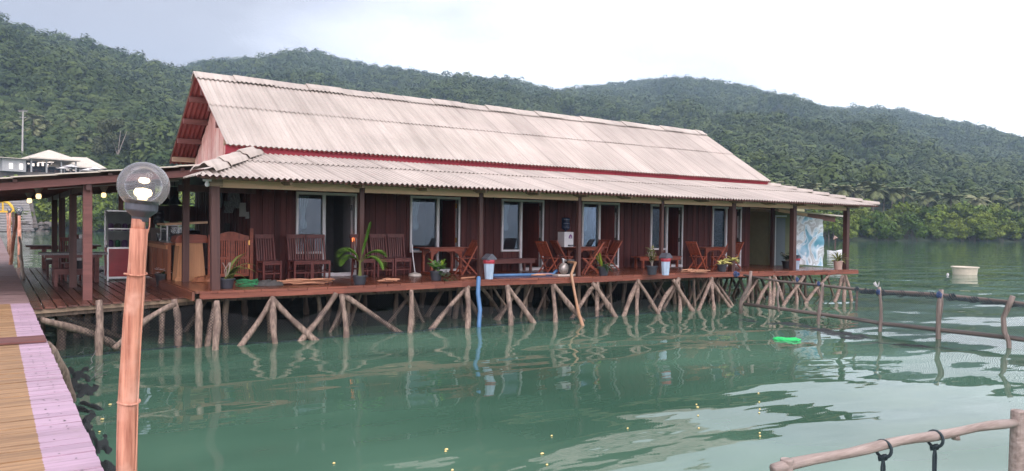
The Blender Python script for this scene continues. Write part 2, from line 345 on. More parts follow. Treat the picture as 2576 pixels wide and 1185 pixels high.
M['net_flat'] = netmat('black_net_bundle', (0.014, 0.016, 0.017), 'XY', 0.035, 0.58)

def glass(name, tint, refl, diff=0.0):         # a thin pane: see-through plus mirror reflection
    m = bpy.data.materials.new(name); m.use_nodes = True; nt = m.node_tree; nd, lk = nt.nodes, nt.links; nd.clear()
    o = nd.new('ShaderNodeOutputMaterial'); tr = nd.new('ShaderNodeBsdfTransparent'); tr.inputs[0].default_value = (*tint, 1)
    gl = nd.new('ShaderNodeBsdfGlossy'); gl.inputs['Roughness'].default_value = 0.02; gl.inputs[0].default_value = (0.74, 0.88, 1.0, 1) if 'window' in name else (1, 1, 1, 1)
    lw = nd.new('ShaderNodeFresnel'); lw.inputs[0].default_value = refl
    m1 = nd.new('ShaderNodeMixShader'); lk.new(lw.outputs[0], m1.inputs[0]); lk.new(tr.outputs[0], m1.inputs[1]); lk.new(gl.outputs[0], m1.inputs[2])
    last = m1
    if diff:
        df = nd.new('ShaderNodeBsdfDiffuse'); df.inputs[0].default_value = (0.58, 0.58, 0.62, 1); m2 = nd.new('ShaderNodeMixShader'); m2.inputs[0].default_value = diff
        lk.new(m1.outputs[0], m2.inputs[1]); lk.new(df.outputs[0], m2.inputs[2]); last = m2
    lk.new(last.outputs[0], o.inputs[0]); return m
M['pane'] = glass('window_glass', (0.70, 0.74, 0.78), 1.52)
M['case_glass'] = glass('case_glass', (0.70, 0.74, 0.74), 1.45, 0.05)
M['globe'] = glass('smoky_globe', (0.93, 0.92, 0.95), 1.42, 0.12)

def roofmat():
    m, nt, b = newmat('corrugated_roof'); nd, lk = nt.nodes, nt.links
    b.inputs['Roughness'].default_value = 0.75; b.inputs['Specular IOR Level'].default_value = 0.3
    t = nd.new('ShaderNodeTexCoord'); g = nd.new('ShaderNodeNewGeometry')
    mpn = nd.new('ShaderNodeMapping'); mpn.inputs['Scale'].default_value = (5, 0.4, 0.4); lk.new(t.outputs['Object'], mpn.inputs[0])
    n = nd.new('ShaderNodeTexNoise'); n.inputs['Scale'].default_value = 1; n.inputs['Detail'].default_value = 6; n.inputs['Roughness'].default_value = 0.6; lk.new(mpn.outputs[0], n.inputs['Vector'])
    r = nd.new('ShaderNodeValToRGB'); lk.new(n.outputs['Fac'], r.inputs[0]); el = r.color_ramp.elements
    el[0].position = 0.28; el[0].color = (0.415, 0.358, 0.308, 1); el[1].position = 0.56; el[1].color = (0.510, 0.446, 0.388, 1)
    n2 = nd.new('ShaderNodeTexNoise'); n2.inputs['Scale'].default_value = 0.55; n2.inputs['Detail'].default_value = 5; lk.new(t.outputs['Object'], n2.inputs['Vector'])
    r2 = nd.new('ShaderNodeMapRange'); lk.new(n2.outputs['Fac'], r2.inputs[0]); r2.inputs['From Min'].default_value = 0.35; r2.inputs['From Max'].default_value = 0.7; r2.inputs['To Min'].default_value = 0.86; r2.inputs['To Max'].default_value = 1.08
    ri = nd.new('ShaderNodeMapRange'); lk.new(g.outputs['Random Per Island'], ri.inputs[0]); ri.inputs['To Min'].default_value = 0.92; ri.inputs['To Max'].default_value = 1.05
    mu = nd.new('ShaderNodeMath'); mu.operation = 'MULTIPLY'; lk.new(r2.outputs[0], mu.inputs[0]); lk.new(ri.outputs[0], mu.inputs[1])
    v = nd.new('ShaderNodeVectorMath'); v.operation = 'SCALE'; lk.new(r.outputs[0], v.inputs[0]); lk.new(mu.outputs[0], v.inputs['Scale'])
    n3 = nd.new('ShaderNodeTexNoise'); n3.inputs['Scale'].default_value = 9; n3.inputs['Detail'].default_value = 3; lk.new(t.outputs['Object'], n3.inputs['Vector'])
    r3n = nd.new('ShaderNodeMapRange'); lk.new(n3.outputs['Fac'], r3n.inputs[0]); r3n.inputs['From Min'].default_value = 0.62; r3n.inputs['From Max'].default_value = 0.74; r3n.inputs['To Max'].default_value = 0.4
    mxn = nd.new('ShaderNodeMix'); mxn.data_type = 'RGBA'; lk.new(r3n.outputs[0], mxn.inputs['Factor']); lk.new(v.outputs[0], mxn.inputs['A']); mxn.inputs['B'].default_value = (0.42, 0.25, 0.24, 1)
    sx = nd.new('ShaderNodeSeparateXYZ'); lk.new(t.outputs['Object'], sx.inputs[0])      # grime where one sheet laps the next
    q1 = nd.new('ShaderNodeMath'); q1.operation = 'MULTIPLY_ADD'; lk.new(sx.outputs['X'], q1.inputs[0]); q1.inputs[1].default_value = 1/0.91; q1.inputs[2].default_value = 0.71/0.91
    q2 = nd.new('ShaderNodeMath'); q2.operation = 'FRACT'; lk.new(q1.outputs[0], q2.inputs[0])
    q3 = nd.new('ShaderNodeMapRange'); lk.new(q2.outputs[0], q3.inputs[0]); q3.inputs['From Min'].default_value = 0.0; q3.inputs['From Max'].default_value = 0.10; q3.inputs['To Min'].default_value = 0.84; q3.inputs['To Max'].default_value = 1.0
    vv = nd.new('ShaderNodeVectorMath'); vv.operation = 'SCALE'; lk.new(mxn.outputs['Result'], vv.inputs[0]); lk.new(q3.outputs[0], vv.inputs['Scale'])
    lk.new(vv.outputs[0], b.inputs['Base Color']); return m
M['roof'] = roofmat()

def pierpaint():
    m, nt, b = newmat('painted_jetty_planks'); nd, lk = nt.nodes, nt.links
    b.inputs['Roughness'].default_value = 0.5; b.inputs['Specular IOR Level'].default_value = 0.4
    t = nd.new('ShaderNodeTexCoord'); g = nd.new('ShaderNodeNewGeometry'); s = nd.new('ShaderNodeSeparateXYZ'); lk.new(t.outputs['Object'], s.inputs[0])
    mpn = nd.new('ShaderNodeMapping'); mpn.inputs['Scale'].default_value = (1.6, 26, 26); lk.new(t.outputs['Object'], mpn.inputs[0])
    n = nd.new('ShaderNodeTexNoise'); n.inputs['Scale'].default_value = 1; n.inputs['Detail'].default_value = 7; n.inputs['Roughness'].default_value = 0.6; lk.new(mpn.outputs[0], n.inputs['Vector'])
    def ramp(src, a, ca, bb, cb):
        r = nd.new('ShaderNodeValToRGB'); lk.new(src, r.inputs[0]); q = r.color_ramp.elements
        q[0].position = a; q[0].color = (*ca, 1); q[1].position = bb; q[1].color = (*cb, 1); return r.outputs[0]
    lil = ramp(n.outputs['Fac'], 0.28, (0.26, 0.17, 0.19), 0.50, (0.50, 0.345, 0.425))
    tan = ramp(n.outputs['Fac'], 0.30, (0.20, 0.11, 0.055), 0.60, (0.42, 0.25, 0.125))
    n9 = nd.new('ShaderNodeTexNoise'); n9.inputs['Scale'].default_value = 5; n9.inputs['Detail'].default_value = 8; n9.inputs['Roughness'].default_value = 0.75; lk.new(t.outputs['Object'], n9.inputs['Vector'])
    wr = nd.new('ShaderNodeMapRange'); lk.new(n9.outputs['Fac'], wr.inputs[0]); wr.inputs['From Min'].default_value = 0.56; wr.inputs['From Max'].default_value = 0.70; wr.inputs['To Max'].default_value = 0.75
    wn_ = nd.new('ShaderNodeMix'); wn_.data_type = 'RGBA'; lk.new(wr.outputs[0], wn_.inputs['Factor']); lk.new(lil, wn_.inputs['A']); wn_.inputs['B'].default_value = (0.40, 0.29, 0.29, 1); lil = wn_.outputs['Result']   # paint worn thin
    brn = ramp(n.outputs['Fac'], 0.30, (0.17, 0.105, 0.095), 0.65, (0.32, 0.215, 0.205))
    # paint edges: object X is across the jetty, object Y along it
    ad = nd.new('ShaderNodeMath'); ad.operation = 'MULTIPLY_ADD'; lk.new(n.outputs['Fac'], ad.inputs[0]); ad.inputs[1].default_value = 0.03; lk.new(s.outputs['X'], ad.inputs[2])
    gt = nd.new('ShaderNodeMath'); gt.operation = 'GREATER_THAN'; lk.new(ad.outputs[0], gt.inputs[0]); gt.inputs[1].default_value = 0.285
    m1 = nd.new('ShaderNodeMix'); m1.data_type = 'RGBA'; lk.new(gt.outputs[0], m1.inputs['Factor']); lk.new(tan, m1.inputs['A']); lk.new(lil, m1.inputs['B'])
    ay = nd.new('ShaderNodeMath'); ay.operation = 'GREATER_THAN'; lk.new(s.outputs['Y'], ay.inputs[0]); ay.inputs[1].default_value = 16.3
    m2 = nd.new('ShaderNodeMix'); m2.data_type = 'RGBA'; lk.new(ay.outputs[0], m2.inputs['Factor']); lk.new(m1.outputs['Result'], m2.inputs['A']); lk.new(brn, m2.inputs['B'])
    ri = nd.new('ShaderNodeMapRange'); lk.new(g.outputs['Random Per Island'], ri.inputs[0]); ri.inputs['To Min'].default_value = 0.84; ri.inputs['To Max'].default_value = 1.1
    v = nd.new('ShaderNodeVectorMath'); v.operation = 'SCALE'; lk.new(m2.outputs['Result'], v.inputs[0]); lk.new(ri.outputs[0], v.inputs['Scale'])
    lk.new(v.outputs[0], b.inputs['Base Color'])
    bp = nd.new('ShaderNodeBump'); bp.inputs['Strength'].default_value = 0.3; bp.inputs['Distance'].default_value = 0.01; lk.new(n.outputs['Fac'], bp.inputs['Height']); lk.new(bp.outputs[0], b.inputs['Normal'])
    return m
M['pier'] = pierpaint()

def swirl():
    m, nt, b = newmat('marbled_sheet'); nd, lk = nt.nodes, nt.links
    b.inputs['Roughness'].default_value = 0.4
    t = nd.new('ShaderNodeTexCoord'); n0 = nd.new('ShaderNodeTexNoise'); n0.inputs['Scale'].default_value = 1.3; n0.inputs['Detail'].default_value = 1; n0.inputs['Distortion'].default_value = 1.3
    lk.new(t.outputs['Object'], n0.inputs['Vector'])
    n1 = nd.new('ShaderNodeTexNoise'); n1.inputs['Scale'].default_value = 1.5; n1.inputs['Detail'].default_value = 1; n1.inputs['Distortion'].default_value = 1.6; lk.new(t.outputs['Object'], n1.inputs['Vector'])
    r = nd.new('ShaderNodeValToRGB'); lk.new(n0.outputs['Fac'], r.inputs[0]); q = r.color_ramp.elements
    q[0].position = 0.30; q[0].color = (0.12, 0.36, 0.48, 1); q[1].position = 0.72; q[1].color = (0.50, 0.50, 0.50, 1)
    for p, c in ((0.40, (0.42, 0.62, 0.74)), (0.47, (0.80, 0.86, 0.90)), (0.52, (0.44, 0.46, 0.46)), (0.60, (0.62, 0.63, 0.63)), (0.66, (0.78, 0.82, 0.83))):
        z = q.new(p); z.color = (*c, 1)
    r2 = nd.new('ShaderNodeValToRGB'); lk.new(n1.outputs['Fac'], r2.inputs[0]); q = r2.color_ramp.elements
    q[0].position = 0.46; q[0].color = (0, 0, 0, 1); q[1].position = 0.52; q[1].color = (0, 0, 0, 1); z = q.new(0.49); z.color = (0.9, 0.9, 0.9, 1)
    mxn = nd.new('ShaderNodeMix'); mxn.data_type = 'RGBA'; lk.new(r2.outputs[0], mxn.inputs['Factor']); lk.new(r.outputs[0], mxn.inputs['A']); mxn.inputs['B'].default_value = (0.85, 0.90, 0.92, 1)
    lk.new(mxn.outputs['Result'], b.inputs['Base Color']); return m
M['swirl'] = swirl()

def watermat():
    m, nt, b = newmat('green_water'); nd, lk = nt.nodes, nt.links
    b.inputs['Roughness'].default_value = 0.015; b.inputs['IOR'].default_value = 1.34
    t = nd.new('ShaderNodeTexCoord')
    n0 = nd.new('ShaderNodeTexNoise'); n0.inputs['Scale'].default_value = 0.16; n0.inputs['Detail'].default_value = 3; lk.new(t.outputs['Object'], n0.inputs['Vector'])
    r = nd.new('ShaderNodeValToRGB'); lk.new(n0.outputs['Fac'], r.inputs[0]); q = r.color_ramp.elements
    q[0].position = 0.36; q[0].color = (0.046, 0.104, 0.068, 1); q[1].position = 0.64; q[1].color = (0.094, 0.184, 0.124, 1)
    lk.new(r.outputs[0], b.inputs['Base Color'])
    def ns(sc, det, sx=1, sy=1, rz=0):
        mpn = nd.new('ShaderNodeMapping'); mpn.inputs['Scale'].default_value = (sx, sy, 1); mpn.inputs['Rotation'].default_value = (0, 0, rz); lk.new(t.outputs['Object'], mpn.inputs[0])
        n = nd.new('ShaderNodeTexNoise'); n.inputs['Scale'].default_value = sc; n.inputs['Detail'].default_value = det; n.inputs['Roughness'].default_value = 0.4; lk.new(mpn.outputs[0], n.inputs['Vector']); return n.outputs['Fac']
    def mad(a, k, c):
        x = nd.new('ShaderNodeMath'); x.operation = 'MULTIPLY_ADD'; lk.new(a, x.inputs[0]); x.inputs[1].default_value = k
        if c is None: x.inputs[2].default_value = 0
        else: lk.new(c, x.inputs[2])
        return x.outputs[0]
    h = mad(ns(0.33, 0.0, 1.0, 1.7, -0.95), 0.085, None)
    h = mad(ns(1.05, 0.0, 0.7, 1.6, -1.1), 0.0165, h)
    h = mad(ns(3.0, 1.0, 0.6, 1.7, -0.95), 0.0023, h)
    bp = nd.new('ShaderNodeBump'); bp.inputs['Strength'].default_value = 1; bp.inputs['Distance'].default_value = 1
    lk.new(h, bp.inputs['Height']); lk.new(bp.outputs[0], b.inputs['Normal']); return m
M['water'] = watermat()
def groundmat():
    m, nt, b = newmat('hill_ground'); nd, lk = nt.nodes, nt.links
    b.inputs['Roughness'].default_value = 0.9
    t = nd.new('ShaderNodeTexCoord'); n = nd.new('ShaderNodeTexNoise'); n.inputs['Scale'].default_value = 0.05; n.inputs['Detail'].default_value = 8; lk.new(t.outputs['Object'], n.inputs['Vector'])
    r = nd.new('ShaderNodeValToRGB'); lk.new(n.outputs['Fac'], r.inputs[0]); q = r.color_ramp.elements
    q[0].position = 0.35; q[0].color = (0.022, 0.038, 0.015, 1); q[1].position = 0.7; q[1].color = (0.050, 0.068, 0.028, 1)
    lk.new(r.outputs[0], b.inputs['Base Color']); return m
M['ground'] = groundmat()

# ------------------------------------------------------------------ water, hills, forest
S = 1230
tag(MB().quad((-S, -S, 0), (S, -S, 0), (S, S, 0), (-S, S, 0)).build('water', M['water']), kind='structure')
def az_of(px):
    d = ray(px, 570); return math.atan2(d.dot(rt), d.dot(fw))
def ridge(pts, r, tree=6.0):
    a, z = [], []
    for x, y in pts:
        d = ray(x, y); a.append(math.atan2(d.dot(rt), d.dot(fw))); z.append(EYE+r*d.z/math.hypot(d.x, d.y)-tree)
    return np.array(a), np.array(z), r
HILLS = [
    ridge([(-2200, 200), (-900, 20), (-300, 12), (0, 55), (60, 74), (150, 100), (240, 119), (330, 146), (400, 166), (460, 184), (560, 215), (800, 262), (1100, 300), (1400, 320), (1600, 330), (1800, 362), (1950, 410), (2100, 448), (2300, 478), (2600, 505), (3400, 545)], 540),
    ridge([(-900, 330), (200, 250), (400, 205), (455, 182), (500, 160), (560, 155), (640, 152), (700, 150), (716, 136), (740, 129), (800, 140), (850, 153), (960, 172), (1080, 190), (1200, 203), (1290, 206), (1350, 222), (1400, 236), (1500, 262), (1650, 310), (1900, 390), (2200, 450), (2600, 510), (3400, 550)], 820),
    ridge([(300, 420), (900, 330), (1200, 262), (1390, 236), (1450, 229), (1530, 218), (1600, 208), (1690, 203), (1740, 203), (1800, 215), (1880, 226), (1960, 248), (2060, 270), (2120, 279), (2200, 276), (2240, 279), (2300, 290), (2400, 311), (2500, 336), (2576, 356), (2900, 440), (3600, 520), (4600, 560)], 1050)]
SHX = [(-2500, 200), (-600, 172), (90, 172), (600, 168), (1500, 168), (2100, 176), (2576, 222), (3200, 330), (4600, 560)]
SHA = np.array([az_of(x) if x < 4000 else az_of(x) for x, _ in SHX]); SHR = np.array([r for _, r in SHX])
def shore(a): return np.interp(a, SHA, SHR)
def fbm(x, y):
    return (np.sin(x*0.021+1.3*np.sin(y*0.013))*np.cos(y*0.024+0.7*np.sin(x*0.017))*0.6+np.sin(x*0.057+2+np.sin(y*0.041))*np.sin(y*0.049+1)*0.28+np.sin(x*0.13+y*0.05)*np.sin(y*0.11-x*0.03)*0.12)
def terrain(a, r):
    a, r = np.asarray(a, float), np.asarray(r, float); rs = shore(a); h = np.full(np.broadcast(a, r).shape, -1.0)
    X = r*(np.cos(a)*fw.x+np.sin(a)*rt.x); Y = r*(np.cos(a)*fw.y+np.sin(a)*rt.y); nzv = fbm(X, Y)
    for ha, hz, hr in HILLS:
        z = np.interp(a, ha, hz); s = (r-rs)/(hr-rs)
        pr = np.where(s < 1, np.clip(s, 0, 1)**1.08, np.clip(1-(s-1)*1.3, 0, 1))
        rough = np.clip(1-np.abs(np.clip(s, 0, 1)-0.5)*2, 0, 1)*0.075*z
        h = np.maximum(h, z*pr+rough*nzv*2)
    h = np.where(r > rs, h-0.1+0.7*np.clip((r-rs)/12, 0, 1), -1.2+np.clip((r-rs+12)/12, 0, 1)*1.1)
    return h
def wpos(a, r): return r*(np.cos(a)*fw.x+np.sin(a)*rt.x), r*(np.cos(a)*fw.y+np.sin(a)*rt.y)
AZ = np.linspace(R(-62), R(62), 440); RR = np.concatenate([np.linspace(140, 345, 90), np.linspace(350, 1180, 150)])
ga, gr = np.meshgrid(AZ, RR); gz = terrain(ga, gr); gx, gy = wpos(ga, gr)
na, nr_ = len(AZ), len(RR); idx = np.arange(na*nr_).reshape(nr_, na)
Q = np.stack([idx[:-1, :-1], idx[:-1, 1:], idx[1:, 1:], idx[1:, :-1]], -1).reshape(-1, 4)
me = npmesh('hills', np.stack([gx, gy, gz], -1).reshape(-1, 3), Q, M['ground']); me.polygons.foreach_set('use_smooth', [True]*len(me.polygons))
o = bpy.data.objects.new('hills', me); COL.objects.link(o); tag(o, kind='structure')

def leaf_cloud(P, Nn, size):                   # quads at P facing Nn
    n = len(P); Nn = Nn/np.linalg.norm(Nn, axis=1, keepdims=True)
    t = np.cross(Nn, nrs.normal(size=(n, 3))); t /= np.linalg.norm(t, axis=1, keepdims=True); b = np.cross(Nn, t)
    s = (size*0.5)[:, None]; k = 0.55+0.35*nrs.rand(n, 1)
    V = np.stack([P-t*s-b*s*k*0.6, P+t*s*0.7-b*s*k, P+t*s+b*s*k*0.7, P-t*s*0.8+b*s*k], 1).reshape(-1, 3)
    return V, np.arange(n*4).reshape(n, 4)
# trees of the far wood: jittered scatter, hidden far sides skipped
pa, pr_, ps = [], [], []
r = 178.0
while r < 1130:
    step = 5.2+max(0, r-250)*0.0052
    n = int(R(76)*r/step); a = -R(38)+(np.arange(n)+nrs.rand(n))*step/r
    rr = r+nrs.uniform(-.6, .6, n)*step; pa.append(a); pr_.append(rr); ps.append(np.full(n, step)); r += step*0.95
ne = 1100                                      # the steep scrubby slope on the left is set closer
pa.append(nrs.uniform(az_of(-60), az_of(345), ne)); pr_.append(nrs.uniform(225, 430, ne)); ps.append(np.full(ne, 5.0))
pa, pr_, ps = map(np.concatenate, (pa, pr_, ps))
keep = pr_ > shore(pa)+np.where(pa > az_of(1800), 36, 14); pa, pr_, ps = pa[keep], pr_[keep], ps[keep]
pz = terrain(pa, pr_)
el = (pz+9-EYE)/pr_; bins = ((pa+R(40))/R(80)*700).astype(int); order = np.argsort(pr_); hor = np.full(701, -1.0); vis = np.zeros(len(pa), bool)
for i in order:
    b = bins[i]; h0 = hor[max(0, b-1):b+2].min()
    if el[i] > h0-0.004: vis[i] = True
    e0 = (pz[i]+2-EYE)/pr_[i]
    if e0 > hor[b]: hor[b] = e0
    if el[i] <= h0-0.004: continue
# openings: the slope behind the far restaurant, kept low
def px_of(a): return 1288+FPX*np.tan(a)
fx = px_of(pa); yard = (fx < 270) & (fx > -60) & (pr_ < 224)
vis &= ~yard
scrub = (fx < 345) & (pr_ < 330); vis &= ~(scrub & (nrs.rand(len(pa)) < .10))
pa, pr_, ps, pz, scrub = pa[vis], pr_[vis], ps[vis], pz[vis], scrub[vis]
NT = len(pa); x0, y0 = wpos(pa, pr_)
print('forest trees', NT)
Rr = ps*nrs.uniform(0.50, 0.82, NT); Hh = Rr*nrs.uniform(0.75, 1.25, NT); th = nrs.uniform(2.0, 5.0, NT)+np.where(nrs.rand(NT) < 0.06, 3.5, 0)
Rr = np.where(scrub, Rr*.78, Rr); Hh = np.where(scrub, Hh*.55, Hh); th = np.where(scrub, 1.9, th)
nl = np.where(pr_ < 420, 270, np.where(pr_ < 700, 180, 115)).astype(int); ti = np.repeat(np.arange(NT), nl); n = len(ti)
u = nrs.normal(size=(n, 3)); u /= np.linalg.norm(u, axis=1, keepdims=True); u[:, 2] = np.where(u[:, 2] < -0.25, -u[:, 2], u[:, 2])
rad = nrs.uniform(0.78, 1.05, n)[:, None]
# lumps give the crowns an uneven outline
lump = 1+0.22*np.sin(u[:, 0]*4+ti*1.7)*np.sin(u[:, 1]*4.3+ti*0.9)+0.12*np.sin(u[:, 2]*7+ti)
Pp = np.stack([x0[ti], y0[ti], (pz+th)[ti]], 1)+u*rad*lump[:, None]*np.stack([Rr[ti], Rr[ti], Hh[ti]], 1)
V, Q = leaf_cloud(Pp, u+nrs.normal(size=(n, 3))*0.16+np.array([0, 0, 0.30]), (Rr[ti]*nrs.uniform(0.14, 0.33, n)))
tt = nrs.rand(NT)**1.3; patch = 0.5+0.5*fbm(x0*1.7+40, y0*1.7); tt = np.clip(0.55*tt+0.45*patch-0.05, 0, 1)
tint = np.repeat(tt[ti]+nrs.uniform(-.1, .1, n), 4)
o = bpy.data.objects.new('forest', npmesh('forest', V, Q, M['forest'], tint)); COL.objects.link(o)
tag(o, 'dense green forest covering the hillsides behind the stilt house', 'forest', kind='stuff')

# mangrove trees along the shore
def mangrove_proto(seed):
    rs = np.random.RandomState(seed); g = random.Random(seed)
    root = thing('mangrove_tree', 'x', 'tree', (0, 0, 0), 'mangrove trees along the far shore')
    Ps, Ns, Ss = [], [], []
    for k in range(g.randint(10, 13)):
        c = np.array([g.uniform(-3.0, 3.0), g.uniform(-2.2, 2.2), (g.uniform(2.4, 6.0) if k > 2 else g.uniform(1.25, 2.0))]); c[2] -= (0.22*abs(c[0]) if k > 2 else 0); R0 = g.uniform(1.2, 2.0); nq = int(230*R0/1.6)
        u = rs.normal(size=(nq, 3)); u /= np.linalg.norm(u, axis=1, keepdims=True)
        rad = rs.uniform(0.6, 1.05, nq)[:, None]*(1+0.2*np.sin(u[:, :1]*5+k)*np.sin(u[:, 1:2]*5+2*k))
        Ps.append(c+u*rad*np.array([R0, R0, R0*0.66])); Ns.append(u+rs.normal(size=(nq, 3))*0.42+np.array([0, 0, 0.3])); Ss.append(rs.uniform(0.30, 0.66, nq))
    V, Q = leaf_cloud(np.concatenate(Ps), np.concatenate(Ns), np.concatenate(Ss))
    c = bpy.data.objects.new('crown', npmesh('crown', V, Q, M['mangrove'])); COL.objects.link(c); c.parent = root
    mb = MB()
    for k in range(9):
        a = g.uniform(0, 6.28); x, y = math.cos(a)*g.uniform(.2, 2.8), math.sin(a)*g.uniform(.2, 2.0)
        q = Vector((x*0.45+g.uniform(-.6, .6), y*0.4, g.uniform(1.6, 3.6)))
        mb.tube([(x*1.25, y*1.25, -0.8), (x*1.05, y, 0.6), q], [0.05, 0.07, 0.05], 5)
    mb.build('trunk', M['mangrove_root'], root)
    return root
protos = [mangrove_proto(30+i) for i in range(6)]; first = [True]*6
rl = random.Random(5)
for row, (off, spc, sc0) in enumerate(((1.5, 5.2, 0.92), (7.0, 5.8, 1.12), (13.5, 6.4, 1.2))):
    px = -250.0
    while px < 2800:
        a = az_of(px); rr = float(shore(a))+off+rl.uniform(-1.4, 1.4)
        px += spc*rl.uniform(0.75, 1.25)*FPX/rr*math.cos(a)**-1*0.98
        if -60 < px < 82: continue             # the landing and its steps
        x, y = wpos(a, rr); z = float(terrain(a, rr)) if row else 0.0
        k = rl.randrange(6); s = sc0*rl.uniform(0.78, 1.12)*(1.0 if px < 1900 else 1.0)
        side = 'left' if px < 1288 else 'right'
        place(protos[k], first[k], (x, y, max(-0.1, z-0.5)), rl.uniform(0, 6.28),
              'bushy bright green mangrove with dark roots on the %s' % ('shoreline seen under the open dining shed' if side == 'left' else 'far shore right of the house'),
              'mangroves seen under the dining shed' if side == 'left' else 'mangroves on the far right shore', (s, s, s*rl.uniform(0.9, 1.1)))
        first[k] = False

# coconut palms
def palm_proto(seed, droop=1.0):
    g = random.Random(seed); root = thing('coconut_palm', 'x', 'palm', (0, 0, 0), 'coconut palms')
    lean = g.uniform(-.5, .5); top = Vector((lean, g.uniform(-.3, .3), 7.0))
    MB().tube([(0, 0, -1), (lean*0.3, 0, 3), top], [0.20, 0.15, 0.12], 7).build('trunk', M['palmtrunk'], root)
    mb = MB()
    for k in range(18):
        a = k*2.4+g.uniform(-.3, .3); el_ = g.uniform(-0.15, 1.15); d = Vector((math.cos(a)*math.cos(el_), math.sin(a)*math.cos(el_), math.sin(el_)))
        p = top.copy(); side = d.cross(up).normalized(); L0 = g.uniform(2.4, 3.3)
        for i in range(9):
            q = p+d*(L0/9); wv = 0.95*math.sin(math.pi*(0.12+0.85*i/9))
            for s in (-1, 1):
                mb.quad(p, q, q+side*s*wv+d*0.30-up*0.28*wv, p+side*s*wv*0.9+d*0.22-up*0.42*wv)
            p = q; d = (d+Vector((0, 0, -0.19*droop))).normalized()
    mb.build('crown', M['palmleaf'], root); return root
pp = [palm_proto(s) for s in (3, 4, 8)]; pf = [True]*3
def ground_hit(px, py, r0=185, r1=900):
    d = ray(px, py); a = math.atan2(d.dot(rt), d.dot(fw)); te = d.z/math.hypot(d.x, d.y)
    for r in np.arange(r0, r1, 2.0):
        if float(terrain(a, r)) >= EYE+te*r: return a, r
    return a, r1
def put_palm(px, py, r, label, group, s=1.0):
    k = rl.randrange(3); p = PR(px, py, r); h = 7.0*s
    place(pp[k], pf[k], (p.x, p.y, p.z-h), rl.uniform(0, 6.28), label, group, (s, s, s)); pf[k] = False
for px, py, s, lb in ((35, 312, .95, 'coconut palm crown beside the utility pole, leftmost on the hillside'), (85, 299, 1.05, 'coconut palm just right of the utility pole, highest of the hillside palms'),
                      (84, 326, .9, 'short coconut palm right below another palm near the utility pole'), (114, 312, .95, 'coconut palm with pale straight trunk above the restaurant roof peak'),
                      (177, 306, .8, 'small coconut palm on the bare slope above the white restaurant'), (211, 343, 1.0, 'drooping coconut palm left of the large dark tree')):
    a, r = ground_hit(px, py+46); put_palm(px, py, min(r, 262), lb, 'palms on the left hillside', s)
for px, py in ((1905, 478), (1935, 472), (1968, 470), (2000, 478), (2030, 474), (2062, 476), (2092, 482), (2120, 478), (2148, 486), (2172, 470), (2196, 480), (2222, 488), (2246, 482), (2270, 486), (2330, 492), (2392, 498), (2456, 500), (2500, 493), (2560, 505)):
    put_palm(px, py+4+rl.uniform(-4, 4), shore(az_of(px))+24+rl.uniform(-4, 8), 'coconut palm standing behind the bright mangroves on the far right shore', 'palms behind the right mangroves', rl.uniform(1.0, 1.3))

# tall dark tree with a pale forked trunk on the left hillside
def broad_tree(label, name, base, H, Wd, mat, seed, n=2600, trunk='paletrunk'):
    rs = np.random.RandomState(seed); g = random.Random(seed); root = thing(name, label, 'tree', base)
    Ps, Ns = [], []
    for k in range(11):
        c = np.array([g.uniform(-.5, .5)*Wd, g.uniform(-.4, .4)*Wd, H*g.uniform(0.48, 0.9)]); c[2] -= abs(c[0])*0.35; R0 = Wd*g.uniform(0.14, 0.24); nq = n//11
        u = rs.normal(size=(nq, 3)); u /= np.linalg.norm(u, axis=1, keepdims=True)
        Ps.append(c+u*rs.uniform(.6, 1.1, (nq, 1))*R0*np.array([1, 1, .75])); Ns.append(u+rs.normal(size=(nq, 3))*0.45+np.array([0, 0, .25]))
    V, Q = leaf_cloud(np.concatenate(Ps), np.concatenate(Ns), rs.uniform(0.35, 0.7, (n//11)*11))
    c = bpy.data.objects.new('crown', npmesh('crown', V, Q, M[mat])); COL.objects.link(c); c.parent = root
    mb = MB(); fork = Vector((0, 0, H*0.3)); mb.tube([(0, 0, -1), (0.1, 0, H*.15), fork], [0.26, 0.22, 0.18], 8)
    for sx in (-1, 1, 0.3): mb.tube([fork, fork+Vector((sx*0.7, 0, H*0.15)), fork+Vector((sx*Wd*0.22, 0.2, H*0.42))], [0.15, 0.11, 0.05], 6)
    o = mb.build('trunk', M[trunk]); o.parent = root; return root
p = PR(296, 438, 226); broad_tree('large dark brown-green tree with pale forked trunk right of the white restaurant', 'broadleaf_tree', p, 16, 10, 'darktree', 71)
p = PR(330, 438, 232); broad_tree('second dark tree with thin pale trunk directly right of the forked tree', 'broadleaf_tree', p, 14, 7.5, 'darktree', 73)

# ------------------------------------------------------------------ far restaurant, pole, steps, arch
def hip_roof(mb, x0, x1, y0, y1, z0, z1, inset):
    xa, xb, ym = x0+inset, x1-inset, (y0+y1)/2
    v = [(x0, y0, z0), (x1, y0, z0), (x1, y1, z0), (x0, y1, z0), (xa, ym, z1), (xb, ym, z1)]
    mb.add(v, ((0, 1, 5, 4), (1, 2, 5), (2, 3, 4, 5), (3, 0, 4))); mb.add([(a, b, c-0.25) for a, b, c in v[:4]], ((3, 2, 1, 0),))
    for i in range(4):
        a, b = v[i], v[(i+1) % 4]; mb.quad(a, b, (b[0], b[1], b[2]-0.25), (a[0], a[1], a[2]-0.25))
def local_frame(px, r):                        # frame facing the camera spot, at range r
    a = az_of(px); x, y = wpos(a, r); return a, Vector((x, y, 0))
K = 208/FPX                                    # metres per photo unit at the restaurant's range
base = PR(125, 437, 208); zb = base.z
aR = az_of(125); rot = math.atan2(rt.y, rt.x)-aR*1.0+R(-8)
def far_thing(name, label, cat, px, py, r=208, group=None):
    t = thing(name, label, cat, (0, 0, 0), group); p = PR(px, py, r); t.location = p; t.rotation_euler = (0, 0, rot); return t
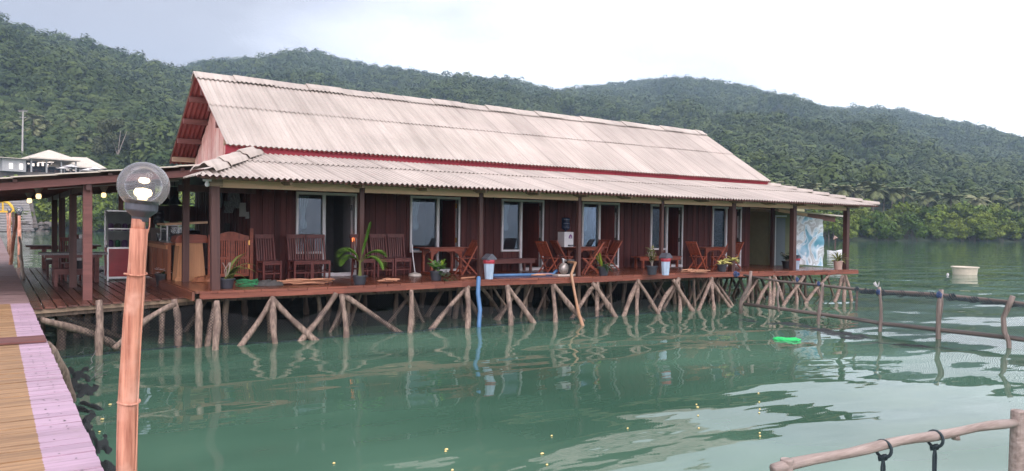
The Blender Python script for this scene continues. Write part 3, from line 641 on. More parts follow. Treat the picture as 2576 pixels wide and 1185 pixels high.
t = far_thing('hillside_restaurant', 'open restaurant pavilion with cream hipped roof on the left hillside', 'restaurant', 125, 437)
t.rotation_euler[2] = rot+R(24)
mb = MB(); hip_roof(mb, -48*K, 47*K, -4.6, 5.2, 30*K, 51*K, 46*K); mb.build('roof', M['creamroof'], t)
for sx in (-42, -14, 14, 42):
    MB().box(sx*K-.14, sx*K+.14, -3.2, -2.9, 0, 31*K).build('pillar', M['creamwall'], t)
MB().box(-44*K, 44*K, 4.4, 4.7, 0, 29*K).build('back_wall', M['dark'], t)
for k in range(9): MB().box((-40+k*9)*K, (-40+k*9)*K+.4, 4.2, 4.4, (20+rl.uniform(-3, 5))*K-.2, (22+rl.uniform(-2, 4))*K).build('lit_lamp', M['far_light'], t)
for k in range(4): MB().box((-18+k*7)*K, (-18+k*7)*K+.9, 1.3, 1.5, (23+k*.7)*K, (24.3+k*.7)*K).build('lit_lamp', M['far_light'], t)
mb = MB(); mb.box(-92*K, -50*K, -2.4, 3, 0, 26*K); mb.build('side_room', M['creamwall'], t)
for q in (-80, -62): MB().box(q*K, (q+6)*K, -2.52, -2.4, 5*K, 16*K).build('window', M['far_light'], t)
MB().box(-120*K, -46*K, -3.4, 3.4, 26*K, 27.3*K).build('flat_roof', M['creamroof'], t)
for k in range(10):
    x, y = (-36+k*8)*K, rl.uniform(-3, 2.5); mb = MB(); mb.box(x-.5, x+.5, y-.4, y+.4, .70, .76); mb.box(x-.06, x+.06, y-.06, y+.06, 0, .7); mb.build('table', M['post'], t)
    MB().box(x-.75, x-.5, y-.2, y+.2, 0, .9).build('seat', M['post'], t)
t2 = far_thing('hillside_restaurant', 'second cream hipped roof hall right behind the open restaurant', 'restaurant', 205, 437, 214)
mb = MB(); hip_roof(mb, -60*K, 52*K, -4.5, 5, 13*K, 37*K, 42*K); mb.build('roof', M['creamroof'], t2)
for sx in (-30, 0, 32): MB().box(sx*K-.14, sx*K+.14, -3.4, -3.1, 0, 13*K).build('pillar', M['creamwall'], t2)
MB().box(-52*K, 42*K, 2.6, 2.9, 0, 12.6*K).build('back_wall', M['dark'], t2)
for k in range(4): MB().box((-34+k*14)*K, (-34+k*14)*K+.8, 2.3, 2.5, 8*K, 9.3*K).build('lit_lamp', M['far_light'], t2)
for px, py, lb in ((163, 423, 'white patio umbrella leftmost in front of the far restaurant'), (178, 419, 'white patio umbrella second from left, tallest by the far restaurant'),
                   (222, 427, 'white patio umbrella third from left below the second hall'), (240, 424, 'white patio umbrella rightmost below the second hall')):
    u = thing('patio_umbrella', lb, 'umbrella', PR(px, 441, 202), 'white umbrellas at the far restaurant'); hh = (441-py)*202/FPX
    mb = MB(); mb.lathe([(1.75, -0.42), (0.02, 0.18)], (0, 0, hh), 8); o = mb.build('canopy', M['umbrella']); o.parent = u
    o = MB().tube([(0, 0, 0), (0, 0, hh)], .04, 6).build('pole', M['metal']); o.parent = u
mb = MB(); mb.box(-125*K, 175*K, -5.5, 6, -5.5, -0.02); o = mb.build('terrace', M['stone']); o.location = PR(125, 437, 210); o.rotation_euler = (0, 0, rot); tag(o, kind='structure')
t = thing('utility_pole', 'pale concrete utility pole with two crossarms on the left hillside', 'utility pole', PR(56, 372, 225))
mb = MB(); mb.tube([(0, 0, -3), (0.12, 0, 9.2)], [.22, .15], 8); mb.build('pole', M['concrete'], None).parent = t
d = rt*1.0
for z, ln in ((9.0, 1.3), (7.6, 1.0)):
    o = MB().bar(d*-ln*.7+up*z, d*ln*.9+up*z, .12, .12).build('crossarm', M['concrete']); o.parent = t
o = MB().bar(d*-.9+up*9.25, d*1.2+up*9.25, .5, .16).build('switch_box', M['iron']); o.parent = t
t = thing('hillside_steps', 'long concrete steps climbing the bank at the end of the jetty', 'steps', PR(40, 575, 168))
mb = MB()
for k in range(17):
    q = -rt*(k*.42)+fw*(k*.50)+up*(k*0.50); hw = 3.3
    mb.bar(q-rt*hw, q+rt*hw, .34, .16, fw)
    mb.bar(q-rt*hw+fw*.2-up*.3, q+rt*hw+fw*.2-up*.3, .1, .34, fw)
for o in [mb.build('tread', M['concrete'])]: o.parent = t
o = MB().bar(-rt*.1-up*.8+fw*.5, -rt*7-up*.8+fw*9+up*7.6, 7.0, .3, rt).build('bank', M['stone']); o.parent = t
t = thing('entrance_arch', 'yellow half-round arch frame at the far end of the jetty', 'arch', PR(10, 562, 120))
mb = MB(); c = rt*-0.15+up*1.55; rad = 1.35
mb.tube([c+rt*(rad*math.cos(q))+up*(rad*math.sin(q)) for q in np.linspace(0, math.pi, 15)], .17, 6)
mb.bar(c-rt*rad, c+rt*rad, .24, .24); mb.bar(c, c+up*rad, .2, .2)
mb.build('arch_frame', M['yellow']).parent = t
for s in (-1, 1): MB().bar(c+rt*s*rad-up*2.6, c+rt*s*rad, .2, .2).build('post', M['post']).parent = t
mb = MB()
g = random.Random(9)
for k in range(46):
    p = PR(g.uniform(40, 150), g.uniform(560, 589), 168+g.uniform(-3, 3)); s = g.uniform(.3, .8)
    mb.lathe([(0, -s*.6), (s*.8, -s*.2), (s*.7, s*.3), (0, s*.55)], (p.x, p.y, max(0, p.z)), 6)
tag(mb.build('shore_rocks', M['stone']), 'dark boulders heaped at the waterline by the jetty landing', 'rocks', kind='stuff')

# ------------------------------------------------------------------ stilt house
YF, YW, YR, YB = 19.0, 19.5, 22.6, 26.2         # main eave, front wall, ridge line, back eave
XL, XR, WL, WR = 4.65, 25.35, 5.36, 24.8
ZE, ZRG = 4.39, 6.62
house = thing('stilt_house', 'long dark red timber house with beige corrugated roof on stilts over green water', 'house', (WL, YW, 1.0))
def corr(mb, x0, x1, y0, z0, y1, z1, per, amp, lo=None, hi=None, flat=False, dz=0.0):
    """one corrugated sheet between (y0,z0) and (y1,z1); lo/hi give the start and end share of the slope at an x"""
    d = Vector((0, y1-y0, z1-z0)); nrm = Vector((0, -(z1-z0), y1-y0)).normalized()
    n = max(2, int((x1-x0)/per*(1 if flat else 8))); vs = []
    for i in range(n+1):
        x = x0+(x1-x0)*i/n; h = amp*math.cos(2*math.pi*x/per)+dz
        for t in ((lo(x) if lo else 0), (hi(x) if hi else 1)):
            vs.append(Vector((x, y0, z0))+d*t+nrm*h)
    mb.add(vs, [(2*i, 2*i+2, 2*i+3, 2*i+1) for i in range(n)])
# main roof: two rows of sheets each side
main = MB(); under = MB(); g = random.Random(4)
for side in (0, 1):
    ya, za, yb, zb_ = (YF, ZE, YR, ZRG) if side == 0 else (YB, ZE, YR, ZRG)
    for row, (ta, tb) in enumerate(((0, 0.535), (0.52, 1.0))):
        x = XL
        while x < XR-0.01:
            x2 = min(x+0.91, XR); lift = 0.026*row+g.uniform(-.003, .003)
            p0 = Vector((0, ya, za)).lerp(Vector((0, yb, zb_)), ta); p1 = Vector((0, ya, za)).lerp(Vector((0, yb, zb_)), tb)
            corr(main, x, x2+0.03, p0.y, p0.z+lift+g.uniform(-.006, .006), p1.y, p1.z+lift, 0.13, 0.017 if side == 0 else -0.017); x = x2
    corr(under, XL+.01, XR-.01, ya, za-0.045, yb, zb_-0.045, 0.13, 0.021)
main.build('main_roof', M['roof'], house, smooth=True); under.build('roof_underside', M['redsheet'], house, smooth=True)
mr_ = [o for o in house.children if o.name.startswith('main_roof')][0]
cap = MB(); x = XL-0.03; k = 0
while x < XR-0.05:
    x2 = min(x+1.12, XR+.04); lift = 0.010+0.022*(k % 2)+g.uniform(0, .012); tl = g.uniform(-.01, .02)
    for s in (-1, 1):
        n = 6
        for (xa, xb) in ((x, x2),):
            cap.add([(xa, YR, ZRG+.075+lift), (xb, YR, ZRG+.055+lift+tl), (xb, YR+s*.27, ZRG-.12+lift+tl), (xa, YR+s*.27, ZRG-.10+lift)], ((0, 1, 2, 3),))
            cap.add([(xa, YR, ZRG+.075+lift), (xa, YR+s*.27, ZRG-.10+lift), (xa, YR+s*.27, ZRG-.14+lift), (xa, YR, ZRG+.02+lift)], ((0, 1, 2, 3),))
        # scalloped lower lip of the cap
        m = int((x2-x)/0.13*6); vs = []
        for i in range(m+1):
            xx = lerp(x, x2, i/m); h = 0.020*math.cos(2*math.pi*xx/0.13)
            vs += [(xx, YR+s*.27, ZRG-.105+lift), (xx, YR+s*.345, ZRG-.160+lift+h)]
        cap.add(vs, [(2*i, 2*i+1, 2*i+3, 2*i+2) for i in range(m)])
    x = x2-0.05; k += 1
cap.build('ridge_cap', M['roof'], mr_)
# purlins under the gable overhangs, barge boards
pl = []
for xg0, xg1 in ((XL+.02, WL), (WR, XR-.02)):
    for t in (0.10, 0.33, 0.56, 0.80):
        for ya in (YF, YB):
            y, z = lerp(ya, YR, t), lerp(ZE, ZRG, t)-0.15
            MB().bar((xg0, y, z), (xg1, y, z), .10, .15, (0, 1, 0)).build('purlin', M['pale_trim'] if t == 0.10 else M['beam_dark'], house)
    MB().bar((xg0, YB-.12, ZE-.28), (xg1, YB-.12, ZE-.28), .22, .12, (0, 1, 0)).build('gable_eave_board', M['pale_trim'], house)
# gable walls
for xg in (WL+.02, WR-.02):
    mb = MB(); s = -1 if xg < 10 else 1; n = 26
    for i in range(n):                          # vertical boards cut to the rake
        y0, y1 = lerp(YW+.04, YB-.35, i/n), lerp(YW+.04, YB-.35, (i+1)/n)-.004
        zt = lambda y: ZE+(ZRG-ZE)*(1-abs(y-YR)/(YR-YF))-0.17
        dx = 0.012*(i % 2)
        mb.add([(xg-.02-dx, y0, 4.05), (xg-.02-dx, y1, 4.05), (xg-.02-dx, y1, zt(y1)), (xg-.02-dx, y0, zt(y0)), (xg+.02, y0, 4.05), (xg+.02, y1, 4.05), (xg+.02, y1, zt(y1)), (xg+.02, y0, zt(y0))],
               ((0, 1, 2, 3), (7, 6, 5, 4), (0, 4, 5, 1), (1, 5, 6, 2), (2, 6, 7, 3), (3, 7, 4, 0)))
    mb.build('gable_wall', M['gable'], house)
# red fascia between the two roofs, in lengths
x = XL; fm = MB()
while x < XR-0.05:
    x2 = min(x+g.uniform(2.8, 3.6), XR); o = g.uniform(-.006, .006)
    fm.box(x, x2-.006, YF+.10+o, YF+.13+o, ZE-.20, ZE-.005).box(x, x2-.006, YF+.13+o, YF+.16+o, ZE-.36, ZE-.20); x = x2
fm.build('fascia', M['red'], house)
# porch roof with hipped ends
PYE, PZE, PYT, PZT, PXL, PXR, TXL, TXR = 15.9, 3.44, 19.25, 4.24, 3.32, 27.75, 5.42, 25.35
mb = MB(); un = MB()
def hip_hi(x, t0=0.0):
    if x < TXL: return max(t0, (x-PXL)/(TXL-PXL))
    if x > TXR: return max(t0, (PXR-x)/(PXR-TXR))
    return 1.0
for row, (ta, tb) in enumerate(((0.0, 0.60), (0.585, 1.0))):
    x = PXL
    while x < PXR-.01:
        x2 = min(x+0.91 if x > PXL else 3.74, PXR); lf = 0.024*row+g.uniform(-.004, .004)
        if max(hip_hi(x), hip_hi(x2)) > ta+.002:
            corr(mb, x, min(x2+.03, PXR), PYE, PZE+lf, PYT, PZT+lf, 0.13, 0.022, lambda q: min(ta, hip_hi(q)), lambda q: max(min(tb, hip_hi(q)), min(ta, hip_hi(q))))
        x = x2
proof = mb.build('porch_roof', M['roof'], house, smooth=True)
corr(un, PXL+.02, PXR-.02, PYE+.01, PZE-.04, PYT, PZT-.04, 0.13, 0.022, None, hip_hi)
un.build('porch_roof_underside', M['brick_red'], house, smooth=True)
# end slopes, corrugated along the slope
for xe, xt, s in ((PXL, TXL, -1), (PXR, TXR, 1)):
    n = int((22.5-PYE)/0.13*8); vs = []
    for i in range(n+1):
        y = PYE+(22.5-PYE)*i/n; t = min(1, (y-PYE)/(PYT-PYE)); h = .022*math.cos(2*math.pi*y/.13)
        vs += [(xe, y, PZE+h), (lerp(xe, xt, t), y, lerp(PZE, PZT, t)+h)]
    MB().add(vs, [(2*i, 2*i+2, 2*i+3, 2*i+1) for i in range(n)]).build('porch_end_roof', M['roof'], house, smooth=True)
for xe, xt in ((PXL, TXL), (PXR, TXR)):         # lumpy hip caps
    hc = MB(); a, b = Vector((xe, PYE, PZE+.03)), Vector((xt, PYT, PZT+.05)); nseg = 3 if xe < 10 else 7
    sdir_ = (b-a).normalized(); sx = sdir_.cross(up).normalized()
    for k in range(nseg):
        p, q = a.lerp(b, k/nseg+ (0.10 if k == 0 and xe < 10 else 0)), a.lerp(b, (k+1.06)/nseg); vs = []
        hw0, hw1 = (.27, .22) if xe < 10 else (.17, .15); kk = 14
        for e, hw, li in ((p, hw0, .055), (q, hw1, .0)):
            for i in range(kk+1):
                t = -1+2*i/kk; z = (0.15 if xe < 10 else .075)*(1-abs(t)**1.6)-0.035+0.02*math.cos(t*9)
                vs.append(e+sx*hw*t+up*(z+li))
        n = kk+1; fs = [(i, i+1, n+i+1, n+i) for i in range(kk)]
        vs2 = [v-up*.03 for v in vs[:n]]; m0 = len(vs); vs += vs2; fs += [(i, m0+i, m0+i+1, i+1) for i in range(kk)]
        hc.add(vs, fs)
    hc.build('hip_cap', M['roof'], proof, smooth=True)
# eave beam, rafter ends
bx = [3.86+i*3.3 for i in range(8)]
for i in range(7):
    MB().box(bx[i]+.07, bx[i+1]-.07, 16.70, 16.76, 3.245, 3.41).build('eave_beam', M['tan'], house)
MB().box(PXL+.1, PXR-.1, 16.02, 16.06, 3.385, 3.435).build('eave_batten', M['pale_trim'], house)
for x in [4.9+i*1.65+.35 for i in range(14)]:
    MB().prism([(16.1, 3.33), (16.1, 3.40), (19.3, 4.16), (19.3, 4.06), (16.5, 3.33)], 'x', x, x+.07).build('rafter', M['pale_trim'], house)
for i, x in enumerate(bx):
    hw = .085 if i in (0, 5, 6, 7) else .05
    o = MB().bar((x+ (0.03 if i == 0 else .01), 16.75, zd(x)-.02), (x, 16.75, 3.36), 2*hw, 2*hw, (1, 0, 0)).build('porch_post', M['post'], house)
MB().box(bx[0]-.14, bx[0]+.14, 16.62, 16.88, 3.26, 3.42).build('post_capital', M['pale_trim'], house)

# front wall boards with openings for windows and doors
UNITS = [(6.58, 7.28, 8.14), (9.87, 10.88, 11.41), (13.0, 13.68, 14.5), (16.2, 16.91, 17.74), (19.36, 20.12, 20.88), (22.6, 23.34, 24.16)]
UNITS[1] = (9.87, 10.72, 11.40)
ZTOP, ZSILL = 3.27, 1.76
wall = MB(); x = WL
cuts = sorted(set([WL, WR]+[q for u in UNITS for q in u]))
for c0, c1 in zip(cuts[:-1], cuts[1:]):
    n = max(1, round((c1-c0)/0.155))
    for i in range(n):
        a, b = lerp(c0, c1, i/n), lerp(c0, c1, (i+1)/n)-.006; xm = (a+b)/2; rng = [(zd(xm)-.05, 4.2)]
        for u0, um, u1 in UNITS:
            if u0 < xm < um: rng = [(zd(xm)-.05, ZSILL), (ZTOP, 4.2)]
            elif um < xm < u1: rng = [(ZTOP, 4.2)]
        dy = 0.012 if i % 2 else 0
        for z0, z1 in rng: wall.box(a, b, YW+dy, YW+.06, z0, z1)
wall.build('front_wall', M['wall'], house)
# side and back walls, ceiling over the porch and rooms
mb = MB(); n = 40
for i in range(n):
    y0, y1 = lerp(YW+.07, YB-.4, i/n), lerp(YW+.07, YB-.4, (i+1)/n)-.006; mb.box(WL+.01*(i % 2), WL+.06, y0, y1, 1.0, 4.06)
mb.build('side_wall', M['wall'], house)
MB().box(WL, WR, YB-.42, YB-.36, 1.0, 4.2).build('back_wall', M['wall'], house)
MB().box(WL+.05, WR-.05, YW+.08, YB-.45, 3.75, 3.8).build('room_ceiling', M['grey_in'], house)
mb = MB()
for x in (8.95, 12.2, 15.4, 18.6, 21.8): mb.box(x-.04, x+.04, YW+.07, YB-.45, 1.0, 3.75)
mb.box(WL+.06, WR-.06, 23.0, 23.06, 1.0, 3.75); mb.build('partition', M['grey_in'], house)
MB().box(WR-.08, WR-.02, YW+.07, YB-.45, 1.0, 4.05).build('end_wall', M['wall'], house)
# window and door units
gg = random.Random(3)
for i, (u0, um, u1) in enumerate(UNITS):
    z0 = zd(u1); fr = MB(); T = .055
    fr.box(u0-T, u1+T, YW-.045, YW+.10, ZTOP-T*.2, ZTOP+T); fr.box(um-T*.8, um+T*.6, YW-.045, YW+.10, z0-.0, ZTOP-T*.2)
    fr.box(u0-T, u0, YW-.045, YW+.10, ZSILL-T, ZTOP-T*.2); fr.box(u0, um-T*.8, YW-.045, YW+.10, ZSILL-T, ZSILL)
    fr.box(u1, u1+T, YW-.045, YW+.16, z0, ZTOP-T*.2); fr.box(um+T*.6, u1, YW-.045, YW+.12, z0-.02, z0+.085)
    f = fr.build('door_frame', M['white'], house)
    MB().box(u0, um-T*.8, YW+.03, YW+.036, ZSILL, ZTOP-T*.2).build('window_pane', M['pane'], f)
    cm = MB(); xc, wt, wb = u0+.03, .26, .10                     # gathered curtain
    nz_, nx_ = 16, 18; vs = []
    for k in range(nz_+1):
        t = k/nz_; z = lerp(ZTOP-.05, ZTOP-.92, t); ww = lerp(.34, .10, min(1, t/.6)) if t < .62 else lerp(.10, .20, (t-.62)/.25) if t < .87 else lerp(.2, .12, (t-.87)/.13)
        for j in range(nx_+1):
            q = j/nx_; vs.append((xc+.13-ww*.35+ww*q-.04+.05*t, YW+.10+.022*math.sin(q*28), z))
    cm.add(vs, [(k*(nx_+1)+j, k*(nx_+1)+j+1, (k+1)*(nx_+1)+j+1, (k+1)*(nx_+1)+j) for k in range(nz_) for j in range(nx_)])
    cm.build('curtain', M['cloth'], house, smooth=True)
    # open door leaf, hinged right, swung inward
    if i: ang_ = R((0, 84, 80, 62, 86, 78)[i])
    else: ang_ = R(97)
    dv = Vector((-math.cos(ang_), math.sin(ang_), 0)); h0 = Vector((u1-.03, YW+.12, 0)); e1 = h0+dv*(u1-um-.06)
    lf = MB().bar(h0+up*(z0+1.13), e1+up*(z0+1.13), .04, 2.03, None) if False else MB().bar(h0+up*((z0+.1+ZTOP-.03)/2), e1+up*((z0+.1+ZTOP-.03)/2), .04, ZTOP-z0-.14)
    dl = lf.build('door', M['chair'] if i else M['grey_in'], house)
    if i == 0:
        MB().box(u1-.075, u1-.03, YW-.065, YW-.046, 2.02, 2.16).build('door_light', M['lampglow'], dl)  # glowing orange block for the small light at the first door
        MB().box(u1-.10, u1-.03, YW+.07, YW+.10, 2.86, 3.02).build('hinge', M['black'], dl)
    else:
        for hz in (1.98, 3.0): MB().box(u1-.03, u1-.002, YW+.06, YW+.11, hz, hz+.15).build('hinge', M['brass'] if i == 1 else M['iron'], dl)
    if i:                                        # name plate over the door
        xm = um+.22; mb = MB(); mb.prism([(xm-.20, 3.50), (xm-.16, 3.42), (xm+.16, 3.42), (xm+.20, 3.50), (xm+.22, 3.62), (xm-.22, 3.62)], 'y', YW-.05, YW-.02)
        mb.build('name_plate', M['white'], house)
        if i < 4:
            mb = MB()
            for q in range(5): mb.box(xm-.11+q*.045, xm-.08+q*.045, YW-.054, YW-.0505, 3.475, 3.535)
            mb.build('lettering', M['bingrey'], house.children[-1] if False else None).parent = [c for c in house.children if c.name.startswith('name_plate')][-1]
            ORG
# wooden wall brackets under the porch roof
for x in (5.78, 6.22, 8.92, 9.36, 12.6, 15.35, 15.72, 18.5, 18.85, 21.75, 22.1):
    MB().prism([(YW-.02, 3.30), (YW-.10, 3.30), (YW-.16, 3.62), (YW-.28, 3.74), (YW-.02, 3.74), (YW-.02, 3.62), (YW-.09, 3.58)], 'x', x, x+.06).build('bracket', M['post'], house)

# annex at the far end
an = [(24.8, 26.25, 20.9), ]
mb = MB().box(24.8, 27.4, 20.9, 20.96, 0.95, 3.6); mb.build('annex_back_wall', M['green_in'], house)
MB().box(26.25, 28.6, 19.7, 19.76, 0.95, 3.5).build('annex_front_wall', M['green_in'], house)
MB().box(26.25, 26.31, 19.76, 20.9, 0.95, 3.5).build('annex_side_wall', M['green_in'], house)
d1 = MB().box(25.15, 25.72, 20.86, 20.9, 1.0, 3.0).build('annex_door', M['door_grey'], house)
MB().box(25.74, 25.80, 20.84, 20.9, 1.0, 3.06).box(25.1, 25.8, 20.84, 20.9, 3.06, 3.14).build('door_frame', M['pale_trim'], d1)
d2 = MB().box(26.62, 27.25, 19.66, 19.7, 1.0, 2.95).build('annex_door', M['door_grey'], house)
MB().box(26.52, 26.60, 19.63, 19.7, 1.0, 3.0).box(26.52, 27.3, 19.63, 19.7, 3.0, 3.07).build('door_frame', M['white'], d2)
MB().box(24.9, 26.2, 19.7, 19.76, 3.2, 3.30).build('annex_lintel', M['pale_trim'], house)
MB().bar((26.2, 19.5, 0.95), (26.2, 19.5, 3.4), .13, .13, (1, 0, 0)).build('annex_post', M['post'], house)
a0, a1 = PY(1988, 531, 18.7), PY(2113, 543, 18.2)
MB().add([a0+Vector((0, -.3, 0)), a1+Vector((0, -.3, 0)), a1+Vector((0, 3.2, .25)), a0+Vector((0, 3.2, .25))]+[q+Vector((0, 0, -.05)) for q in (a0+Vector((0, -.3, 0)), a1+Vector((0, -.3, 0)), a1+Vector((0, 3.2, .25)), a0+Vector((0, 3.2, .25)))],
         ((0, 1, 2, 3), (7, 6, 5, 4), (0, 4, 5, 1), (1, 5, 6, 2), (3, 2, 6, 7), (0, 3, 7, 4))).build('annex_roof', M['creamroof'], house)
MB().bar(PY(1958, 529, 18.55), PY(2030, 541, 18.4), .05, .11, (0, 1, 0)).build('annex_beam', M['tan'], house)
MB().bar(PY(2000, 537, 18.5), PY(2100, 552, 18.35), .05, .22, (0, 1, 0)).build('annex_gable_board', M['brick_red'], house)
m0 = thing('marbled_panel', 'tall pale blue and white marbled sheet screening the far end of the porch', 'panel', PY(2036, 668, 18.3))
q = [PY(1999, 540, 18.3), PY(2072, 553, 18.3), PY(2071, 670, 18.3), PY(2000, 664, 18.3)]
mb = MB(); nx_, ny_ = 12, 14; vs = []
for j in range(ny_+1):
    for i in range(nx_+1):
        p = q[0].lerp(q[1], i/nx_).lerp(q[3].lerp(q[2], i/nx_), j/ny_); vs.append(p+Vector((0, .03*math.sin(i*1.1+j*.5)+.02*math.sin(j*1.7), 0)))
mb.add(vs, [(j*(nx_+1)+i, j*(nx_+1)+i+1, (j+1)*(nx_+1)+i+1, (j+1)*(nx_+1)+i) for j in range(ny_) for i in range(nx_)])
mb.build('sheet', M['swirl'], m0, smooth=True)
MB().bar(q[3]+Vector((.02, .06, -.05)), q[0]+Vector((.02, .06, .05)), .06, .06, (1, 0, 0)).build('upright', M['paletrunk'], m0)

# ------------------------------------------------------------------ porch deck on stilts
deck = thing('porch_deck', 'long wet brown timber porch deck on rough log stilts', 'deck', (3.4, 16.4, 1.0))
mb = MB(); x = 3.42; g = random.Random(8)
while x < 27.15:
    x2 = min(x+g.uniform(.17, .23), 27.2); z = zd(x)+g.uniform(-.003, .003)
    yb = 26.0 if x < 5.4 else (19.52 if x < 24.8 else (21.2 if x < 26.4 else 18.6))
    mb.box(x, x2-.005, 16.38+g.uniform(-.012, .012), yb, z-.045, z); x = x2
mb.build('deck_boards', M['deck'], deck)
mb = MB(); x = 3.5
while x < 27.1:                                 # sagging edge beam in lengths
    x2 = min(x+3.1, 27.18)
    for k in range(4):
        xa, xb = lerp(x, x2, k/4), lerp(x, x2, (k+1)/4)
        mb.add([(xa, 16.35, zd(xa)-.16), (xb, 16.35, zd(xb)-.16), (xb, 16.35, zd(xb)-.055), (xa, 16.35, zd(xa)-.055), (xa, 16.41, zd(xa)-.16), (xb, 16.41, zd(xb)-.16), (xb, 16.41, zd(xb)-.055), (xa, 16.41, zd(xa)-.055)],
               ((0, 1, 2, 3), (7, 6, 5, 4), (3, 2, 6, 7), (0, 4, 5, 1)))
    x = x2
mb.build('edge_beam', M['deck_edge'], deck)
mb = MB(); x = 3.5
while x < 27.1:                                 # plank ends along the edge
    x2 = min(x+g.uniform(.25, .62), 27.18)
    mb.box(x, x2-.012, 16.345+(g.uniform(0, .012) if g.random() < .86 else .02), 16.375, zd(x)-.05, zd(x)-.002)
    x = x2
mb.build('board_ends', M['deck_edge'], deck)
MB().box(3.36, 3.41, 16.4, 22.4, .90, 1.075).build('step_riser', M['deck'], deck)
for x in np.arange(4.2, 27, 1.65): MB().box(x-.06, x+.06, 16.5, 26 if x < 24.8 else 18.4, zd(x)-.20, zd(x)-.05).build('joist', M['beam_dark'], deck)
for y in (17.9, 21, 24): MB().box(3.5, 24.7, y-.06, y+.06, .72, .87).build('cross_beam', M['pile_dark'], deck)
# stilts: (top x, top y, foot x, foot y) measured on the photograph, then placed under the front edge
FR = [
 # x0,y0 -> x1,y1 in photo units, radius, depth offset
 (542, 757, 545, 880, .085, 0), (567-26, 752, 527, 868, .07, .6), (499, 756, 499, 875, .09, 0), (438, 762, 448, 873, .09, 0),
 (684, 752, 612, 868, .075, 0), (686, 754, 696, 864, .075, 0), (690, 755, 788, 855, .085, 0),
 (845, 738, 756, 857, .08, .12), (799, 735, 803, 830, .08, 1.5), (862, 742, 866, 850, .08, 0), (855, 770, 828, 837, .05, .8),
 (869, 752, 1002, 835, .075, .05), (1034, 731, 1031, 837, .08, 0), (1169, 733, 1084, 830, .08, 0), (1175, 726, 1177, 825, .08, 0),
 (1212, 724, 1258, 789, .06, .9), (1279, 722, 1283, 818, .08, 0), (1277, 722, 1340, 812, .085, .05), (1290, 752, 1255, 805, .06, .9),
 (1393, 722, 1395, 810, .075, 0), (1392, 718, 1468, 806, .08, .05), (1494, 724, 1439, 802, .075, 0), (1502, 727, 1504, 799, .075, .05),
 (1492, 717, 1551, 797, .085, 0), (1600, 720, 1570, 795, .085, 0), (1605, 722, 1604, 793, .075, .08), (1604, 710, 1658, 790, .08, 0),
 (1695, 723, 1662, 788, .085, 0), (1708, 736, 1709, 785, .08, .1), (1697, 706, 1740, 783, .085, 0), (1744, 707, 1750, 770, .06, .6),
 (1783, 714, 1751, 781, .08, 0), (1793, 720, 1794, 779, .08, .05), (1788, 700, 1835, 773, .08, 0), (1812, 725, 1845, 768, .06, .5),
 (1884, 703, 1880, 762, .06, .6), (1902, 706, 1866, 766, .075, 0), (1938, 715, 1909, 769, .075, 0), (1946, 705, 1944, 766, .085, .1),
 (1936, 733, 1934, 777, .07, 0), (1955, 715, 1975, 766, .07, 0), (2018, 700, 1978, 768, .08, 0), (2002, 715, 2002, 765, .07, .3),
 (2008, 735, 2026, 762, .06, .3), (2056, 728, 2030, 762, .075, 0), (2064, 742, 2069, 760, .06, 0),
 (2119, 695, 2098, 759, .085, 0), (2122, 697, 2123, 758, .08, .15), (2128, 692, 2141, 758, .075, 0)]
g = random.Random(21)
def log(mb, a, b, r, n=8, wob=.042):
    a, b = Vector(a), Vector(b); m = 11; kn = [g.randrange(1, 10) for _ in range(2)]; pts, rs = [], []; s1 = (b-a).orthogonal().normalized(); s2 = (b-a).normalized().cross(s1); p1, p2 = g.uniform(0, 6), g.uniform(0, 6)
    bow = g.uniform(-.08, .08)
    for i in range(m):
        t = i/(m-1); pts.append(a.lerp(b, t)+s1*(wob*math.sin(t*6+p1)*.6+bow*math.sin(t*math.pi))+s2*wob*math.sin(t*5+p2)*.6); rs.append(r*(1+.10*math.sin(t*9+p2)+g.uniform(-.09, .09)+(.20 if i in kn else 0))*lerp(.90, 1.08, t))
    return mb.tube(pts, rs, n)
for x0_, y0_, x1_, y1_, r, dy in FR:
    foot = PZ(x1_, y1_, 0); Yt = min(foot.y+.35, 16.62)+dy*.3; top = PY(x0_, y0_, Yt)
    d = (foot-top); foot2 = foot+d*(.55/max(.3, -d.z)); top2 = top-d*(max(0, (zd(top.x)-.17-top.z))/max(.3, -d.z))*1.0
    o = log(MB(), top2, foot2, r*(.80 if foot.x < 15 else .70)).build('stilt', M['pile'], deck, smooth=True)
k = 0
inner_n = 0
for y in (17.3, 18.6):
    for x in np.arange(4.0, 26.9, 1.65):
        if g.random() < .12: continue
        xx, yy = x+g.uniform(-.35, .35), y+g.uniform(-.3, .3); t = Vector((xx, yy, .98)); f = Vector((xx+g.uniform(-.12, .12), yy, -.5))
        if inner_n < 46: log(MB(), t, f, g.uniform(.05, .07)).build('stilt', M['pile_dark'], deck, smooth=True); inner_n += 1
        if g.random() < .45 and inner_n < 46:
            ft = Vector((xx+g.choice((-1, 1))*g.uniform(.6, 1.2), yy+g.uniform(-.2, .2), -.4)); log(MB(), t, ft, g.uniform(.05, .075)).build('stilt', M['pile_dark'], deck, smooth=True); inner_n += 1

for y in (20.2, 21.6, 23.4, 25.6):                 # the house's own stilts farther back
    for x in np.arange(5.6, 24.8, 1.75):
        xx, yy = x+g.uniform(-.35, .35), y+g.uniform(-.3, .3)
        log(MB(), (xx, yy, .98), (xx+g.uniform(-.15, .15), yy, -.5), g.uniform(.055, .08)).build('stilt', M['pile_dark'], house, smooth=True)
        if g.random() < .5: log(MB(), (xx, yy, .95), (xx+g.choice((-1, 1))*g.uniform(.6, 1.3), yy+g.uniform(-.2, .2), -.4), g.uniform(.05, .065)).build('brace', M['pile_dark'], house, smooth=True)

